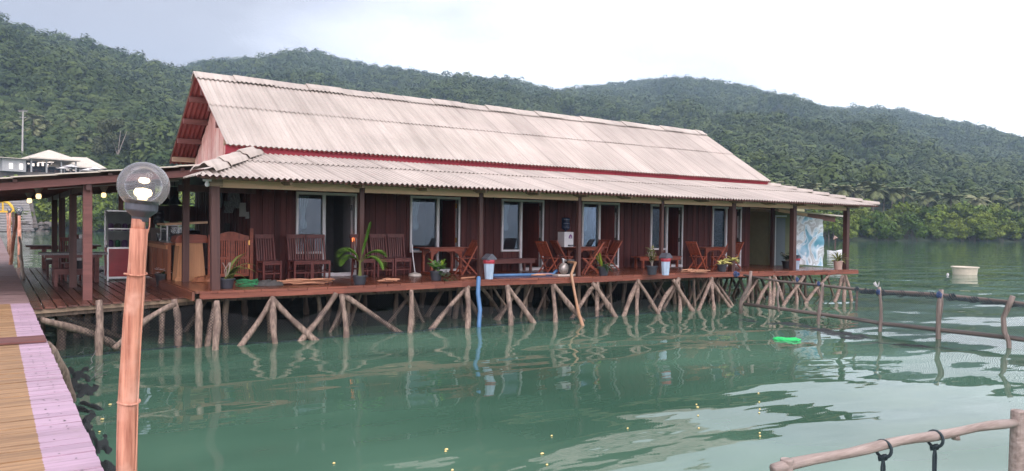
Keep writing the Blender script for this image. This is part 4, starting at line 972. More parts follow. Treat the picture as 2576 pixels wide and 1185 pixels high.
for k in range(30):                               # thin odd braces behind the front row
    xx, yy = g.uniform(4.2, 26), g.uniform(16.75, 17.8); dx = g.choice((-1, 1))*g.uniform(.2, .9)
    log(MB(), (xx, yy, .92), (xx+dx*1.3, yy+g.uniform(-.25, .3), -.35), g.uniform(.032, .05)).build('brace', M['pile'] if k % 2 else M['pile_dark'], deck, smooth=True)
for k in range(20):                               # crowded poles and braces under the far end
    xx, yy = g.uniform(18.5, 24.6), g.uniform(18, 20.2); t0 = Vector((xx, yy, .92)); dx = g.choice((-1, 0, 1))*g.uniform(.4, .9)
    log(MB(), t0, (xx+dx*1.35, yy+g.uniform(-.3, .3), -.4), g.uniform(.045, .06)).build('brace', M['pile'], house, smooth=True)

# ------------------------------------------------------------------ lower dining deck and its open shed
ZL = 0.92
ld = thing('dining_deck', 'lower wet brown plank deck between the jetty and the house', 'deck', (.6, 16.4, ZL))
mb = MB(); x = .60; g = random.Random(12)
def yfront(x): return 16.25+(x-.6)*.36
while x < 3.38:
    x2 = min(x+g.uniform(.175, .21), 3.40)
    for (ya, yb) in ((yfront(x), yfront(x)+1.25), (yfront(x)+1.26, 22.6), (22.61, 29.6)):
        zz = ZL+g.uniform(-.004, .004)-(.008 if ya < 18.5 and yb < 19 else 0)
        mb.box(x+.006, x2-.022, ya+g.uniform(-.03, .02), yb, zz-.035, zz)
    x = x2
mb.build('deck_boards', M['lower_deck'], ld)
MB().bar((.62, yfront(.62)+.04, ZL-.085), (3.6, yfront(3.6)+.04, ZL-.085), .06, .075, (0, 1, 0)).build('edge_board', M['pale_trim'], ld)
MB().bar((.62, yfront(.62)+.14, ZL-.15), (3.6, yfront(3.6)+.14, ZL-.15), .08, .10, (0, 1, 0)).build('edge_beam', M['pile_dark'], ld)
for y in (19, 22.3, 25.5, 29): MB().box(.6, 3.4, y-.06, y+.06, ZL-.17, ZL-.04).build('joist', M['pile_dark'], ld)
for a in ((247, 768, 250, 893, .068, .0), (289, 772, 279, 850, .056, .6), (410, 772, 403, 862, .06, .5), (361, 775, 354, 838, .07, 1.4), (185, 775, 190, 850, .07, 1.4), (150, 772, 150, 880, .08, .2)):
    foot = PZ(a[2], a[3], 0); top = PY(a[0], a[1], foot.y+.25); d = foot-top
    log(MB(), top-d*(.1), foot+d*.6, a[4]).build('stilt', M['pile'], ld, smooth=True)
g = random.Random(77)
for y in (19.5, 22.2, 25, 28.6):
    for x in (.9, 1.8, 2.9): log(MB(), (x+g.uniform(-.2, .2), y, ZL-.05), (x+g.uniform(-.25, .25), y, -.5), .075).build('stilt', M['pile_dark'], ld, smooth=True)
def brace(p0, p1, r, m='pile'): return log(MB(), p0, p1, r).build('brace', M[m], ld, smooth=True)
a, b = PY(105, 800, 15.8), PZ(305, 880, 0); brace(a, b+(b-a)*.15, .068, 'pile')
a, b = PY(438, 765, 16.2), PY(345, 832, 15.9); brace(a, b+(b-a)*.6, .058, 'pile')
a, b = PY(130, 782, 16.9), PZ(300, 850, 0); brace(a, b+(b-a)*.1, .06, 'pile_dark')

shed = thing('dining_shed', 'open brown timber shed with sloping sheet roof over the dining deck and jetty', 'shelter', (1.58, 17.4, ZL))
def zs(x): return 3.305+(x-1.58)*.125            # rafter slope, rising towards the house
YS0, YS1 = 17.0, 30.2
mb = MB(); n = 9
for k in range(n):                              # sheets, each lapping the next
    xa, xb = -2.6+k*.72, -2.6+(k+1)*.72+.04
    mb.add([(xa, YS0, zs(xa)+.180), (xb, YS0, zs(xb)+.165), (xb, YS1, zs(xb)+.165), (xa, YS1, zs(xa)+.180), (xa, YS0, zs(xa)+.155), (xb, YS0, zs(xb)+.140), (xb, YS1, zs(xb)+.140), (xa, YS1, zs(xa)+.155)],
           ((0, 1, 2, 3), (7, 6, 5, 4), (0, 4, 5, 1), (1, 5, 6, 2), (3, 2, 6, 7), (0, 3, 7, 4)))
mb.build('roof', M['creamroof'], shed)
mb = MB()
mb.add([(-2.6, YS0+.05, zs(-2.6)+.132), (3.9, YS0+.05, zs(3.9)+.132), (3.9, YS1, zs(3.9)+.132), (-2.6, YS1, zs(-2.6)+.132)], ((3, 2, 1, 0),)); mb.build('roof_lining', M['post'], shed)
for y in (17.2, 20.4, 23.6, 26.8, 29.9):
    MB().bar((-2.6, y, zs(-2.6)), (3.75, y, zs(3.75)), .07, .14, (0, 1, 0)).build('rafter', M['beam_dark'], shed)
for x in (-2.3, -.9, .35, 1.95, 3.3):
    MB().bar((x, 17.12, zs(x)+.098), (x, 30.1, zs(x)+.098), .08, .055, (1, 0, 0)).build('purlin', M['post'], shed)
for y, m, wd in ((17.42, 'beam_dark', .16), (20.75, 'post', .15), (24.2, 'post', .15), (27.2, 'post', .15)):
    MB().bar((1.585, y, ZL-.01), (1.575, y, zs(1.58)-.07), wd, wd, (1, 0, 0)).build('post', M[m], shed)
MB().bar((1.58, 17.2, zs(1.58)-.13), (1.58, 30, zs(1.58)-.13), .09, .12, (1, 0, 0)).build('tie_beam', M['post'], shed)
MB().bar((3.78, 19.2, 1.05), (3.78, 19.2, 3.6), .14, .14, (1, 0, 0)).build('post', M['post'], shed)
MB().bar((3.72, 23.5, 1.0), (3.72, 23.5, 3.6), .15, .15, (1, 0, 0)).build('post', M['post'], shed)
MB().bar((3.7, 29.6, .9), (3.7, 29.6, 3.6), .15, .15, (1, 0, 0)).build('post', M['post'], shed)
MB().bar((3.6, 19.2, 3.30), (5.4, 19.2, 3.30), .08, .16, (0, 1, 0)).build('tie_beam', M['post'], shed)
MB().bar((4.75, 26, 1.0), (4.75, 26, 3.6), .25, .25, (1, 0, 0)).build('post', M['post'], shed)
MB().bar((3.6, 26, 2.75), (5.4, 26, 2.75), .1, .5, (0, 1, 0)).build('header_board', M['post'], shed)
MB().tube([(.9, 17.5, zs(.9)-.10), (3.3, 17.5, zs(3.3)-.13)], .012, 5).build('conduit', M['metal'], shed)
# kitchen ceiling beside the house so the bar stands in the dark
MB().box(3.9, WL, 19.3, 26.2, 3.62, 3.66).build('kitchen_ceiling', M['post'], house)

# ------------------------------------------------------------------ jetty
jet = thing('jetty', 'plank jetty with tan and lilac painted stripes running to the shore', 'jetty', (0, 0, 1.0))
mb = MB(); y = -2.2; g = random.Random(15)
while y < 150:
    wd = g.uniform(.10, .15) if y < 40 else g.uniform(.3, .5); zz = 1.0+g.uniform(-.004, .004)
    mb.box(-1.75+g.uniform(-.03, .03), (.57+g.uniform(-.006, .006)), y, y+wd-.007, zz-.04, zz); y += wd
mb.build('planks', M['pier'], jet)
nm = MB(); g = random.Random(19)
for k in range(120):
    nm.lathe([(.007, 0), (.007, .0015), (0, .0015)], (g.choice((.36, .46))+g.gauss(0, .006), g.uniform(2.2, 15.8), 1.0035), 6)
tag(nm.build('nail_heads', M['iron'], jet), kind='stuff')
MB().box(-1.7, .56, 11.0, 11.52, 1.008, 1.03).build('cross_board', M['beam_dark'], jet)
for x in (-1.5, -.4, .42): MB().box(x-.06, x+.06, -2, 150, .80, .955).build('stringer', M['pile_dark'], jet)
for k, y in enumerate(list(np.arange(1.2, 60, 3.1))): 
    for x in (-1.4, .40): log(MB(), (x, y, .85), (x+g.uniform(-.1, .1), y+g.uniform(-.1, .1), -.6), .08).build('stilt', M['pile'], jet, smooth=True)
a, b = PZ(112, 866, .92), PZ(182, 1010, 0); log(MB(), a, b+(b-a)*.3, .085).build('brace', M['pile'], jet, smooth=True)

# ------------------------------------------------------------------ furniture on the porch
SLAT = 'high-backed slatted chairs along the front wall'
def slat_chair():
    t = thing('slat_chair', 'x', 'chair', (0, 0, 0), SLAT); m = M['chair']; W2, D = .22, .42    # faces -y
    for x in (-W2, W2): MB().bar((x*.97, -D/2+.02, 0), (x, -D/2+.02, .45), .042, .042, (1, 0, 0)).build('leg', m, t)
    for x in (-W2, W2):
        MB().bar((x, D/2+.03, 0), (x, D/2-.02, .46), .042, .05, (1, 0, 0)).bar((x, D/2-.02, .46), (x, D/2+.13, 1.10), .042, .045, (1, 0, 0)).build('back_leg', m, t)
    mb = MB(); mb.box(-W2-.02, W2+.02, -D/2-.01, D/2-.02, .44, .475); mb.build('seat', m, t)
    mb = MB(); mb.bar((-W2, -D/2+.02, .41), (W2, -D/2+.02, .41), .02, .06); mb.bar((-W2, D/2, .20), (W2, D/2, .20), .025, .03); mb.bar((-W2, -D/2+.02, .17), (W2, -D/2+.02, .17), .025, .03)
    for x in (-W2, W2): mb.bar((x, -D/2, .22), (x, D/2, .22), .025, .03, (1, 0, 0))
    mb.build('stretcher', m, t)
    mb = MB()
    for k in range(6): x = lerp(-.155, .155, k/5); mb.bar((x, D/2-.01, .30), (x, D/2+.11, 1.02), .030, .016, (1, 0, 0))
    mb.build('back_slats', m, t)
    MB().bar((-W2-.03, D/2+.122, 1.075), (W2+.03, D/2+.122, 1.075), .03, .10).build('top_rail', m, t)
    return t
sc = slat_chair()
for i, (px, py, rz, lb) in enumerate(((683, 703, .10, 'dark slatted chair standing alone beside the swing gate'), (762, 700, .04, 'dark slatted chair, left of the pair in front of the first window'),
        (809, 697.5, -.05, 'dark slatted chair, right of the pair in front of the first window'), (922, 695, .05, 'dark slatted chair directly behind the young palm'),
        (970, 694.5, 0, 'dark slatted chair in the middle of the three between post and dustpan'), (1014, 694, -.04, 'dark slatted chair next to the standing dustpan'))):
    p = PD(px, py); p.y = 18.86; p.x = PY(px, py, 18.66).x; place(sc, i == 0, (p.x, p.y, zd(p.x)), rz, lb, SLAT)
FOLD = 'red folding chairs at the porch tables'
def folding_chair():
    t = thing('folding_chair', 'x', 'chair', (0, 0, 0), FOLD); m = M['teak']                       # faces +x
    for y in (-.20, .20):
        MB().bar((.24, y, 0), (-.32, y, .93), .024, .042, (0, 1, 0)).build('back_frame', m, t)
        MB().bar((-.26, y*.86, 0), (.25, y*.86, .46), .024, .042, (0, 1, 0)).build('leg', m, t)
    mb = MB()
    for k in range(7): mb.bar((lerp(-.14, .25, k/6), -.19, .455), (lerp(-.14, .25, k/6), .19, .455), .05, .018, (1, 0, 0))
    mb.build('seat', m, t)
    mb = MB()
    for k in range(8): y = lerp(-.165, .165, k/7); mb.bar((-.085, y, .53), (-.305, y, .90), .036, .014, (0, 1, 0))
    mb.build('backrest', m, t)
    for p0, p1, w0, h0 in (((-.33, -.22, .935), (-.33, .22, .935), .03, .055), ((-.08, -.20, .53), (-.08, .20, .53), .03, .03), ((.14, -.2, .17), (.14, .2, .17), .025, .025), ((-.14, -.18, .11), (-.14, .18, .11), .025, .025)): MB().bar(p0, p1, w0, h0).build('rail', m, t)
    return t
fc = folding_chair()
FCH = [(1172, 690, R(180), 'red folding chair at the right end of the first table'), (1378, 688, R(12), 'red folding chair left of the water dispenser, nearer to the rail'), (1415, 682, R(-8), 'red folding chair left of the water dispenser, nearer to the wall'),
       (1487, 689, R(150), 'red folding chair behind the pump and right of the post, back towards the water'), (1508, 676, R(200), 'red folding chair half hidden behind the table below the fourth window'), (1533, 679, R(172), 'red folding chair at the right end of the dispenser table'),
       (1753, 680, R(4), 'red folding chair alone at the left of the last table'), (1812, 680, R(115), 'red folding chair behind the pale yellow pot plant'), (1842, 676, R(178), 'red folding chair right of the last porch table by the sixth door')]
for i, (px, py, rz, lb) in enumerate(FCH):
    p = PD(px, py); p.y = min(p.y, 19.1); p = Vector((PY(px, py, p.y).x, p.y, 0)); place(fc, i == 0, (p.x, p.y, zd(p.x)), rz, lb, FOLD)
TBL = 'red slatted porch tables'
def porch_table():
    t = thing('porch_table', 'x', 'table', (0, 0, 0), TBL); m = M['teak']
    mb = MB()
    for k in range(9): mb.box(-.72, .72, lerp(-.36, .29, k/8), lerp(-.36, .29, k/8)+.072, .725, .75)
    mb.build('tabletop', m, t)
    MB().box(-.55, .55, -.30, -.27, .64, .725).box(-.55, .55, .27, .30, .64, .725).build('apron', m, t)
    for x in (-.46, .46):
        for y in (-.24, .24):
            MB().bar((x, y, 0.04), (x, y, .66), .06, .07, (1, 0, 0)).build('leg', m, t)
            s = -1 if x > 0 else 1
            MB().prism([(x+s*.03, .64), (x+s*.20, .64), (x+s*.17, .60), (x+s*.08, .56), (x+s*.03, .46)], 'y', y-.02, y+.02).build('bracket', m, t)
        MB().bar((x, -.33, .03), (x, .33, .03), .06, .06, (1, 0, 0)).build('foot', m, t)
    return t
pt = porch_table()
TP = [(1112, 628, 'red wooden table with carved brackets below the second window, standing dustpan beside it'), (1470, 622, 'red wooden table carrying the white water dispenser'), (1785, 622, 'last red wooden table, near the sixth window and door')]
tpos = []
for i, (px, py, lb) in enumerate(TP):
    z = 1.10+.74; p = PZ(px, py, z); p.y = 18.75; p = PY(px, py, 18.75); tpos.append((p.x, 18.75)); place(pt, i == 0, (p.x, 18.75, zd(p.x)), 0, lb, TBL)
def bench(px0, px1, py, lb):
    a, b = PY(px0, py, 19.0), PY(px1, py, 19.0); L0 = (b.x-a.x)/2; c = Vector(((a.x+b.x)/2, 19.0, zd(a.x))); t = thing('low_bench', lb, 'bench', c, 'low wooden porch benches'); m = M['beam_dark'] if px0 < 1400 else M['teak']
    mb = MB()
    for k in range(4): mb.box(c.x-L0, c.x+L0, c.y-.22+k*.11, c.y-.12+k*.11, c.z+.36, c.z+.39)
    mb.build('seat', m, t); MB().box(c.x-L0+.05, c.x+L0-.05, c.y-.2, c.y-.17, c.z+.25, c.z+.36).build('apron', m, t)
    for x in (c.x-L0+.2, c.x+L0-.2):
        for y in (-.17, .17): MB().bar((x, c.y+y, c.z), (x, c.y+y, c.z+.36), .07, .07, (1, 0, 0)).build('leg', m, t)
bench(1196, 1340, 656, 'low brown bench below the third window between the bin and the folding chairs')
bench(1598, 1704, 655, 'low red bench below the fifth window behind the leafy shrub pot')

# water dispenser with bottle on the second table
tx, ty = tpos[1]; q = PY(1423, 615, 18.72); z = zd(tx)+.752
t = thing('water_dispenser', 'white tabletop water dispenser with purple tap plate on the second porch table', 'dispenser', (q.x, 18.72, z))
MB().box(q.x-.19, q.x+.17, 18.55, 18.88, z, z+.47).build('body', M['white'], t)
MB().prism([(q.x-.02, z+.27), (q.x+.12, z+.27), (q.x+.105, z+.35), (q.x+.05, z+.40), (q.x-.005, z+.35)], 'y', 18.53, 18.55).build('tap_plate', M['purple'], t)
MB().box(q.x-.04, q.x+.14, 18.47, 18.55, z+.04, z+.07).build('drip_tray', M['bingrey'], t)
for dx in (0, .08): MB().box(q.x+.01+dx, q.x+.035+dx, 18.50, 18.53, z+.28, z+.33).build('tap', M['white'], t)
def gallon(loc, label, mat):
    o = MB().lathe([(.02, -.02), (.04, .03), (.135, .09), (.137, .17), (.125, .18), (.125, .20), (.137, .21), (.137, .29), (.125, .30), (.125, .32), (.137, .33), (.137, .40), (.12, .43), (.0, .44)], loc, 20).build('water_bottle', mat, loc=loc, smooth=True)
    return tag(o, label, 'bottle', 'large water bottles')
gallon((q.x-.01, 18.72, z+.485), 'dark blue gallon bottle upside down on the water dispenser', M['bottle'])

# ------------------------------------------------------------------ pots and plants
def pot(mb, r, h, c=(0, 0, 0)): return mb.lathe([(r*.70, 0), (r*.74, .01), (r*.95, h*.86), (r*1.06, h*.87), (r*1.06, h), (r*.94, h), (r*.90, h*.9), (0, h*.88)], c, 20)
def plant(label, px, py, r, h, potmat, build_leaves, leafm, extra=None, at=None):
    p = at if at is not None else PD(px, py); t = thing('potted_plant', label, 'plant', p); c = Vector(p)
    if r: pot(MB(), r, h, c).build('pot', M[potmat], t, smooth=False); MB().lathe([(r*.9, h*.9), (0, h*.92)], c, 14).build('soil', M['soil'], t)
    mb = MB(); st = MB(); build_leaves(mb, st, c+up*h*.9); mb.build('foliage', M[leafm], t)
    if st.v: st.build('stem', M[extra or 'paletrunk'], t)
    return t
gp = random.Random(41)
def drooping(mb, st, c):
    for k in range(9):
        a = gp.uniform(-1.2, 1.6); e = gp.uniform(.7, 1.3); mb.blade(c+Vector((.02*k-.05, 0, 0)), (math.cos(a)*math.cos(e), math.sin(a)*.4*math.cos(e), math.sin(e)), gp.uniform(.5, .85), gp.uniform(.07, .12), gp.uniform(1.6, 2.6), 7)
    for k in range(5): st.tube([c, c+Vector((gp.uniform(-.05, .12), 0, .2)), c+Vector((gp.uniform(-.08, .25), 0, .36))], .008, 5)
def cocopalm(mb, st, c):
    st.tube([c-up*.05, c+up*.18, c+up*.36], [.055, .03, .015], 8)
    for a, e, L0, dr in ((-.5, 1.36, .90, .25), (-.6, 1.05, .62, 1.9), (-.9, .80, .60, 2.3), (2.5, 1.25, .56, 2.6), (2.9, 1.0, .42, 2.2)):
        d = Vector((math.cos(a)*math.cos(e), math.sin(a)*math.cos(e)*.7, math.sin(e))).normalized(); p = c+up*.3; side = d.cross(up).normalized(); n = 13
        for i in range(n):
            q_ = p+d*(L0/n); st.tube([p, q_], .007, 4, False)
            if i > 1:
                for s in (-1, 1): mb.blade(q_, d*0.9+side*s*.5, .44*math.sin(math.pi*(.2+.75*i/n)), .048, .9, 3)
            p = q_; d = (d+Vector((0, 0, -dr/n))).normalized()
def bushy(n, R0, H0, lw, ll, dr=.8, sp=1.0):
    def f(mb, st, c):
        for k in range(max(4, n//8)):
            a = gp.uniform(0, 6.28); tip = c+Vector((math.cos(a)*R0*gp.uniform(.2, .8), math.sin(a)*R0*gp.uniform(.2, .8), H0*gp.uniform(.5, 1))); st.tube([c, c.lerp(tip, .5)+up*.03, tip], [.012, .009, .005], 5)
            for j in range(8):
                q_ = c.lerp(tip, gp.uniform(.3, 1)); b = gp.uniform(0, 6.28); mb.blade(q_, (math.cos(b), math.sin(b), gp.uniform(.1, 1.1)), ll*gp.uniform(.7, 1.2), lw*gp.uniform(.7, 1.2), dr, 4)
    return f
def straps(n, ll, lw, dr, e0=.5, e1=1.35):
    def f(mb, st, c):
        for k in range(n):
            a = gp.uniform(0, 6.28); e = gp.uniform(e0, e1); mb.blade(c, (math.cos(a)*math.cos(e), math.sin(a)*math.cos(e), math.sin(e)), ll*gp.uniform(.7, 1.1), lw*gp.uniform(.8, 1.2), dr*gp.uniform(.7, 1.3), 6)
    return f
plant('drooping strap-leaved plant in a charcoal pot beside the corner post', 568, 726, .185, .22, 'pot', drooping, 'leaf_olive')
plant('young coconut palm in a charcoal pot at the second post', 905, 716, .165, .22, 'pot', cocopalm, 'leaf_palm', 'leaf_olive')
t = plant('leafy green plant with one lime shoot trailing over the deck edge', 1097, 706, .16, .24, 'pot', bushy(60, .30, .28, .10, .19, .9), 'leaf_green')
c = PD(1097, 706); mb = MB()
for k in range(7): a = gp.uniform(-.6, .6); mb.blade(c+Vector((.12, -.03, .30)), (math.sin(a)*.4+.15, -.1, 1), gp.uniform(.18, .34), .075, .3, 4)
mb.build('lime_shoot', M['leaf_lime'], t)
mb = MB(); st = MB()
for k in range(5):
    p0 = c+Vector((gp.uniform(0, .22), -.15, .24)); p1 = p0+Vector((gp.uniform(0, .2), -.12, -.22)); st.tube([p0, p1], .006, 4)
    for j in range(6): mb.blade(p0.lerp(p1, j/5), (gp.uniform(-1, 1), -.6, gp.uniform(-.2, .5)), .11, .06, .8, 3)
mb.build('trailing_vine', M['leaf_dark'], t)
t = plant('low dark fern plant with a lime upright shoot in a charcoal pot', 1518, 693, .165, .26, 'pot', straps(20, .46, .05, 1.5, .25, 1.0), 'leaf_dark')
c = PD(1518, 693); mb = MB()
for k in range(8): mb.blade(c+Vector((-.04, 0, .24)), (gp.uniform(-.9, -.1), gp.uniform(-.3, .3), 1), gp.uniform(.28, .48), .07, .5, 5)
mb.build('lime_shoot', M['leaf_lime'], t)
plant('tall dull shrub in a grey pot below the fifth window', 1640, 691, .17, .26, 'pot', bushy(80, .26, .72, .06, .12, .6), 'leaf_olive')
plant('pale yellow rosette plant in a charcoal pot by the sixth door', 1816, 683, .165, .24, 'pot', straps(17, .44, .10, 1.7, .35, 1.3), 'leaf_yellow')
plant('yellow rosette plant with hanging roots tied at the deck edge post', 0, 0, 0, 0, 'pot', straps(12, .34, .085, 2.0, .0, 1.1), 'leaf_yellow', at=PY(1843, 656, 16.5))
plant('bushy dark trailing plant in a black pot before the marbled panel', 1980, 675, .20, .28, 'black', bushy(110, .38, .36, .07, .15, 1.0), 'leaf_dark')
plant('small feathery palm in a pinkish clay pot beside the last post', 2108, 678, .17, .33, 'pinkpot', straps(24, .62, .05, 1.7, .5, 1.35), 'leaf_olive')
t = plant('small white-flowered plant in a black bucket on the lower deck', 411, 719, .20, .30, 'black', straps(9, .18, .035, 1.0, .4, 1.2), 'leaf_dark', at=PZ(411, 719, ZL))
c = PZ(411, 719, ZL)
for k in range(14):
    mb = MB()
    p = c+Vector((gp.uniform(-.16, .16), gp.uniform(-.1, .1), .30+gp.uniform(0, .14)))
    for j in range(4): a = j*1.57+k; mb.blade(p, (math.cos(a), math.sin(a), .4), .055, .04, .5, 2)
    mb.build('flower', M['flower'], t)

# ------------------------------------------------------------------ bins, dustpan, hoses, pump
def bin_(px, py, lb, s=1.0):
    p = PD(px, py); t = thing('swing_bin', lb, 'bin', p, 'blue plastic bins along the porch edge'); x, y, z = p; n = 8
    MB().lathe([(.105*s, 0), (.140*s, .44*s), (.12*s, .44*s)], p, n, Matrix.Rotation(R(22.5), 3, 'Z')).build('body', M['binblue'], t)
    MB().lathe([(.142*s, .40*s), (.155*s, .45*s), (.148*s, .50*s), (.13*s, .50*s)], p, n, Matrix.Rotation(R(22.5), 3, 'Z')).build('liner', M['binred'], t)
    MB().prism([(x-.15*s, z+.50*s), (x+.15*s, z+.50*s), (x+.14*s, z+.54*s), (x+.02, z+.65*s), (x-.02, z+.65*s), (x-.14*s, z+.54*s)], 'y', y-.14*s, y+.14*s).build('lid', M['bingrey'], t)
bin_(1230, 702, 'pale blue bin with red liner right of the third post, beside the hose')
bin_(1674, 692, 'pale blue bin with red liner beside the fifth post and shrub pot')
bin_(2004, 677, 'small pale bin with red and grey lid in front of the marbled panel', .8)
p = PD(1044, 688); p.y = 18.3; p = Vector((PY(1044, 688, 18.3).x, 18.3, zd(p.x)))
t = thing('dustpan', 'cream long-handled dustpan standing left of the first table', 'dustpan', p)
MB().lathe([(.17, .0), (.16, .06), (.03, .10), (0, .10)], p, 14).build('pan', M['broom'], t)
MB().tube([p+up*.09, p+Vector((-.05, .03, .50)), p+Vector((-.07, .05, .85))], .013, 6).build('handle', M['white'], t)
a = PD(1265, 699); a.y = 17.1
mb = MB(); pts = [PD(1236, 697), PD(1290, 694.5), PD(1330, 694.5), PD(1362, 690)]; pts = [Vector((q_.x, 17.15, q_.z+.035)) for q_ in pts]; hx = PY(1402, 681, 17.12)
mb.tube(pts+[pts[-1].lerp(hx, .5)+up*.02, hx], .045, 10); tag(mb.build('blue_hose', M['bluehose'], smooth=True), 'fat blue hose lying along the deck edge to the water pump', 'hose')
top = PY(1204, 702, 16.22); foot = PY(1204, 832, 15.9); foot.z = 0
tag(MB().tube([foot-up*.5, foot+Vector((.01, 0, .1)), foot.lerp(top, .35)+Vector((.04, 0, 0)), foot.lerp(top, .7)+Vector((-.02, 0, 0)), top+up*.02, top+up*.07], [.055, .055, .055, .055, .055, .035], 10).build('blue_pipe', M['bluehose'], smooth=True),
    'upright blue pipe rising from the water to the deck edge near the third post', 'pipe')
pb = PY(1420, 691, 16.95); pb.z = zd(pb.x)
t = thing('water_pump', 'metal engine water pump on a board at the deck edge', 'pump', pb)
MB().box(pb.x-.32, pb.x+.45, 16.82, 17.10, pb.z+.005, pb.z+.045).build('base_board', M['broom'], t)
Mx = Matrix.Rotation(R(90), 3, 'X') @ Matrix.Rotation(R(18), 3, 'Y')
MB().lathe([(0, -.10), (.12, -.10), (.16, -.05), (.16, .04), (.13, .09), (.05, .11), (0, .11)], pb+Vector((-.04, -.02, .21)), 18, Mx).build('pump_housing', M['iron2'], t, smooth=True)
mb = MB(); mb.box(pb.x+.06, pb.x+.36, 16.86, 17.08, pb.z+.05, pb.z+.30).box(pb.x+.10, pb.x+.40, 16.84, 17.06, pb.z+.30, pb.z+.40)
for k in range(5): mb.box(pb.x+.08+k*.055, pb.x+.10+k*.055, 16.83, 16.86, pb.z+.08, pb.z+.28)
mb.build('engine', M['black'], t); MB().box(pb.x+.10, pb.x+.30, 16.88, 17.05, pb.z+.40, pb.z+.46).build('fuel_tank', M['iron'], t)
MB().tube([pb+Vector((-.05, 0, .3)), pb+Vector((-.05, 0, .46)), pb+Vector((-.10, 0, .50)), pb+Vector((-.05, 0, .46)), pb+Vector((.05, 0, .42))], .035, 8).build('pipe_fitting', M['metal'], t, smooth=True)
q0 = pb+Vector((.04, -.10, .40)); w1 = PZ(1466, 819, 0)
mb = MB(); mid = PY(1447, 745, 16.2); mb.tube([q0, q0+Vector((.10, -.22, -.02)), PY(1437, 690, 16.28), mid, w1.lerp(mid, .35)+Vector((-.03, 0, 0)), w1, w1+Vector((.1, -.05, -.4))], [.04, .04, .04, .04, .045, .045, .045], 10)
tag(mb.build('suction_hose', M['brownhose'], smooth=True), 'tan suction hose curving from the pump down into the water', 'hose')

# ------------------------------------------------------------------ dry sticks, nets, line coils on the deck
def sticks(px0, px1, py, n, where, seed, hmax=.10):
    g = random.Random(seed); a, b = PD(px0, py), PD(px1, py); L0 = (b-a).length
    for k in range(n):
        t0 = g.random(); c = a.lerp(b, .25+.5*t0); ln = L0*g.uniform(.35, .6); an = g.gauss(0, .20); h = g.uniform(.015, hmax); d = Vector((math.cos(an), math.sin(an)*.7, g.uniform(-.03, .03)))
        y0 = g.uniform(-.10, .12); p, q_ = c-d*ln/2+Vector((0, y0, h)), c+d*ln/2+Vector((0, y0, h)); p.z = max(p.z, zd(p.x)+.015); q_.z = max(q_.z, zd(q_.x)+.015)
        r = g.uniform(.008, .017); o = MB().tube([p, p.lerp(q_, .5)+Vector((0, g.uniform(-.02, .02), g.uniform(0, .02))), q_], [r, r*1.1, r*.7], 6).build('dry_stick', M['stick'], loc=p)
        tag(o, 'dry peeled stick in the loose pile '+where, 'stick', 'sticks '+where)
sticks(690, 852, 716, 24, 'in front of the first pair of chairs', 1, .13)
sticks(938, 1008, 712, 9, 'just right of the young palm pot', 2)
sticks(1322, 1398, 696, 8, 'beside the water pump', 3, .07)
sticks(1700, 1792, 686, 12, 'between the last bin and the yellow rosette', 4)
g = random.Random(6); p = PD(622, 721)
mb = MB()
for k in range(15):
    rx, ry, h = g.uniform(.14, .27), g.uniform(.05, .12), g.uniform(.01, .15); ph = g.uniform(0, 6.28)
    mb.tube([p+Vector((rx*math.cos(q_+ph), ry*math.sin(q_+ph), h+.025*math.sin(3*q_+k))) for q_ in np.linspace(0, 6.28*g.uniform(.7, 1), 16)], .0065, 4)
tag(mb.build('line_coil', M['netgreen'], loc=p), 'tangled green line coil on the deck edge by the corner pot', 'line')
def bundle(name, px, py, rx, ry, h, mat, lb, cat, seed, at=None):
    p = at if at is not None else PD(px, py); g = random.Random(seed); n, m = 40, 18; vs = []
    for j in range(m+1):
        for i in range(n+1):
            u, v = i/n*2-1, j/m*2-1; rr = max(0, 1-u*u-v*v); nzv = noise.noise(Vector((u*3+seed, v*3, 1)))*.6+noise.noise(Vector((u*8, v*8+seed, 2)))*.45
            vs.append((p.x+u*rx+.03*nzv, p.y+v*ry, p.z+max(0.004, h*(rr**.5)*(.75+nzv))))
    o = MB().add(vs, [(j*(n+1)+i, j*(n+1)+i+1, (j+1)*(n+1)+i+1, (j+1)*(n+1)+i) for j in range(m) for i in range(n)]).build(name, M[mat], loc=p, smooth=True)
    return tag(o, lb, cat)
bundle('net_bundle', 668, 719, .40, .12, .14, 'netgrey', 'grey crumpled fishing net on the deck between the green coil and sticks', 'net', 3)
tag(MB().tube([PD(1160, 702)+up*.02, PD(1195, 700)+up*.03], .018, 6).build('dry_stick', M['stick']), 'single dry stick at the deck edge beside the blue pipe', 'stick')

# ------------------------------------------------------------------ counter, gate, kitchen things
p = PZ(437, 707, 1.09)
t = thing('bar_counter', 'L-shaped wooden bar counter with tan end panel and red-brown top', 'counter', (3.6, 19.4, 1.09))
mb = MB(); n = 4
mb.add([(3.62, 19.38, 1.09), (4.28, 19.38, 1.09), (4.20, 19.38, 2.0), (3.68, 19.38, 2.0), (3.62, 19.9, 1.09), (4.28, 19.9, 1.09), (4.20, 19.9, 2.0), (3.68, 19.9, 2.0)], ((0, 1, 2, 3), (7, 6, 5, 4), (0, 3, 7, 4), (1, 5, 6, 2), (2, 6, 7, 3)))
mb.build('end_panel', M['counter_tan'], t)
MB().box(3.59, 4.30, 19.35, 19.38, 1.09, 1.17).build('plinth', M['counter_tan'], t); MB().box(3.60, 3.92, 19.352, 19.375, 1.93, 2.0).build('cap_moulding', M['counter_tan'], t)
mb = MB(); mb.prism([(3.60, 2.0), (4.32, 2.0), (4.32, 2.05), (4.28, 2.18), (4.1, 2.20), (3.75, 2.20), (3.62, 2.16), (3.58, 2.05)], 'y', 19.32, 19.95); mb.build('end_top', M['teak'], t)
mb = MB()
for k in range(9): mb.box(3.52+.01*(k % 2), 3.60, 19.95+k*.36, 19.95+k*.36+.35, .93, 1.93)
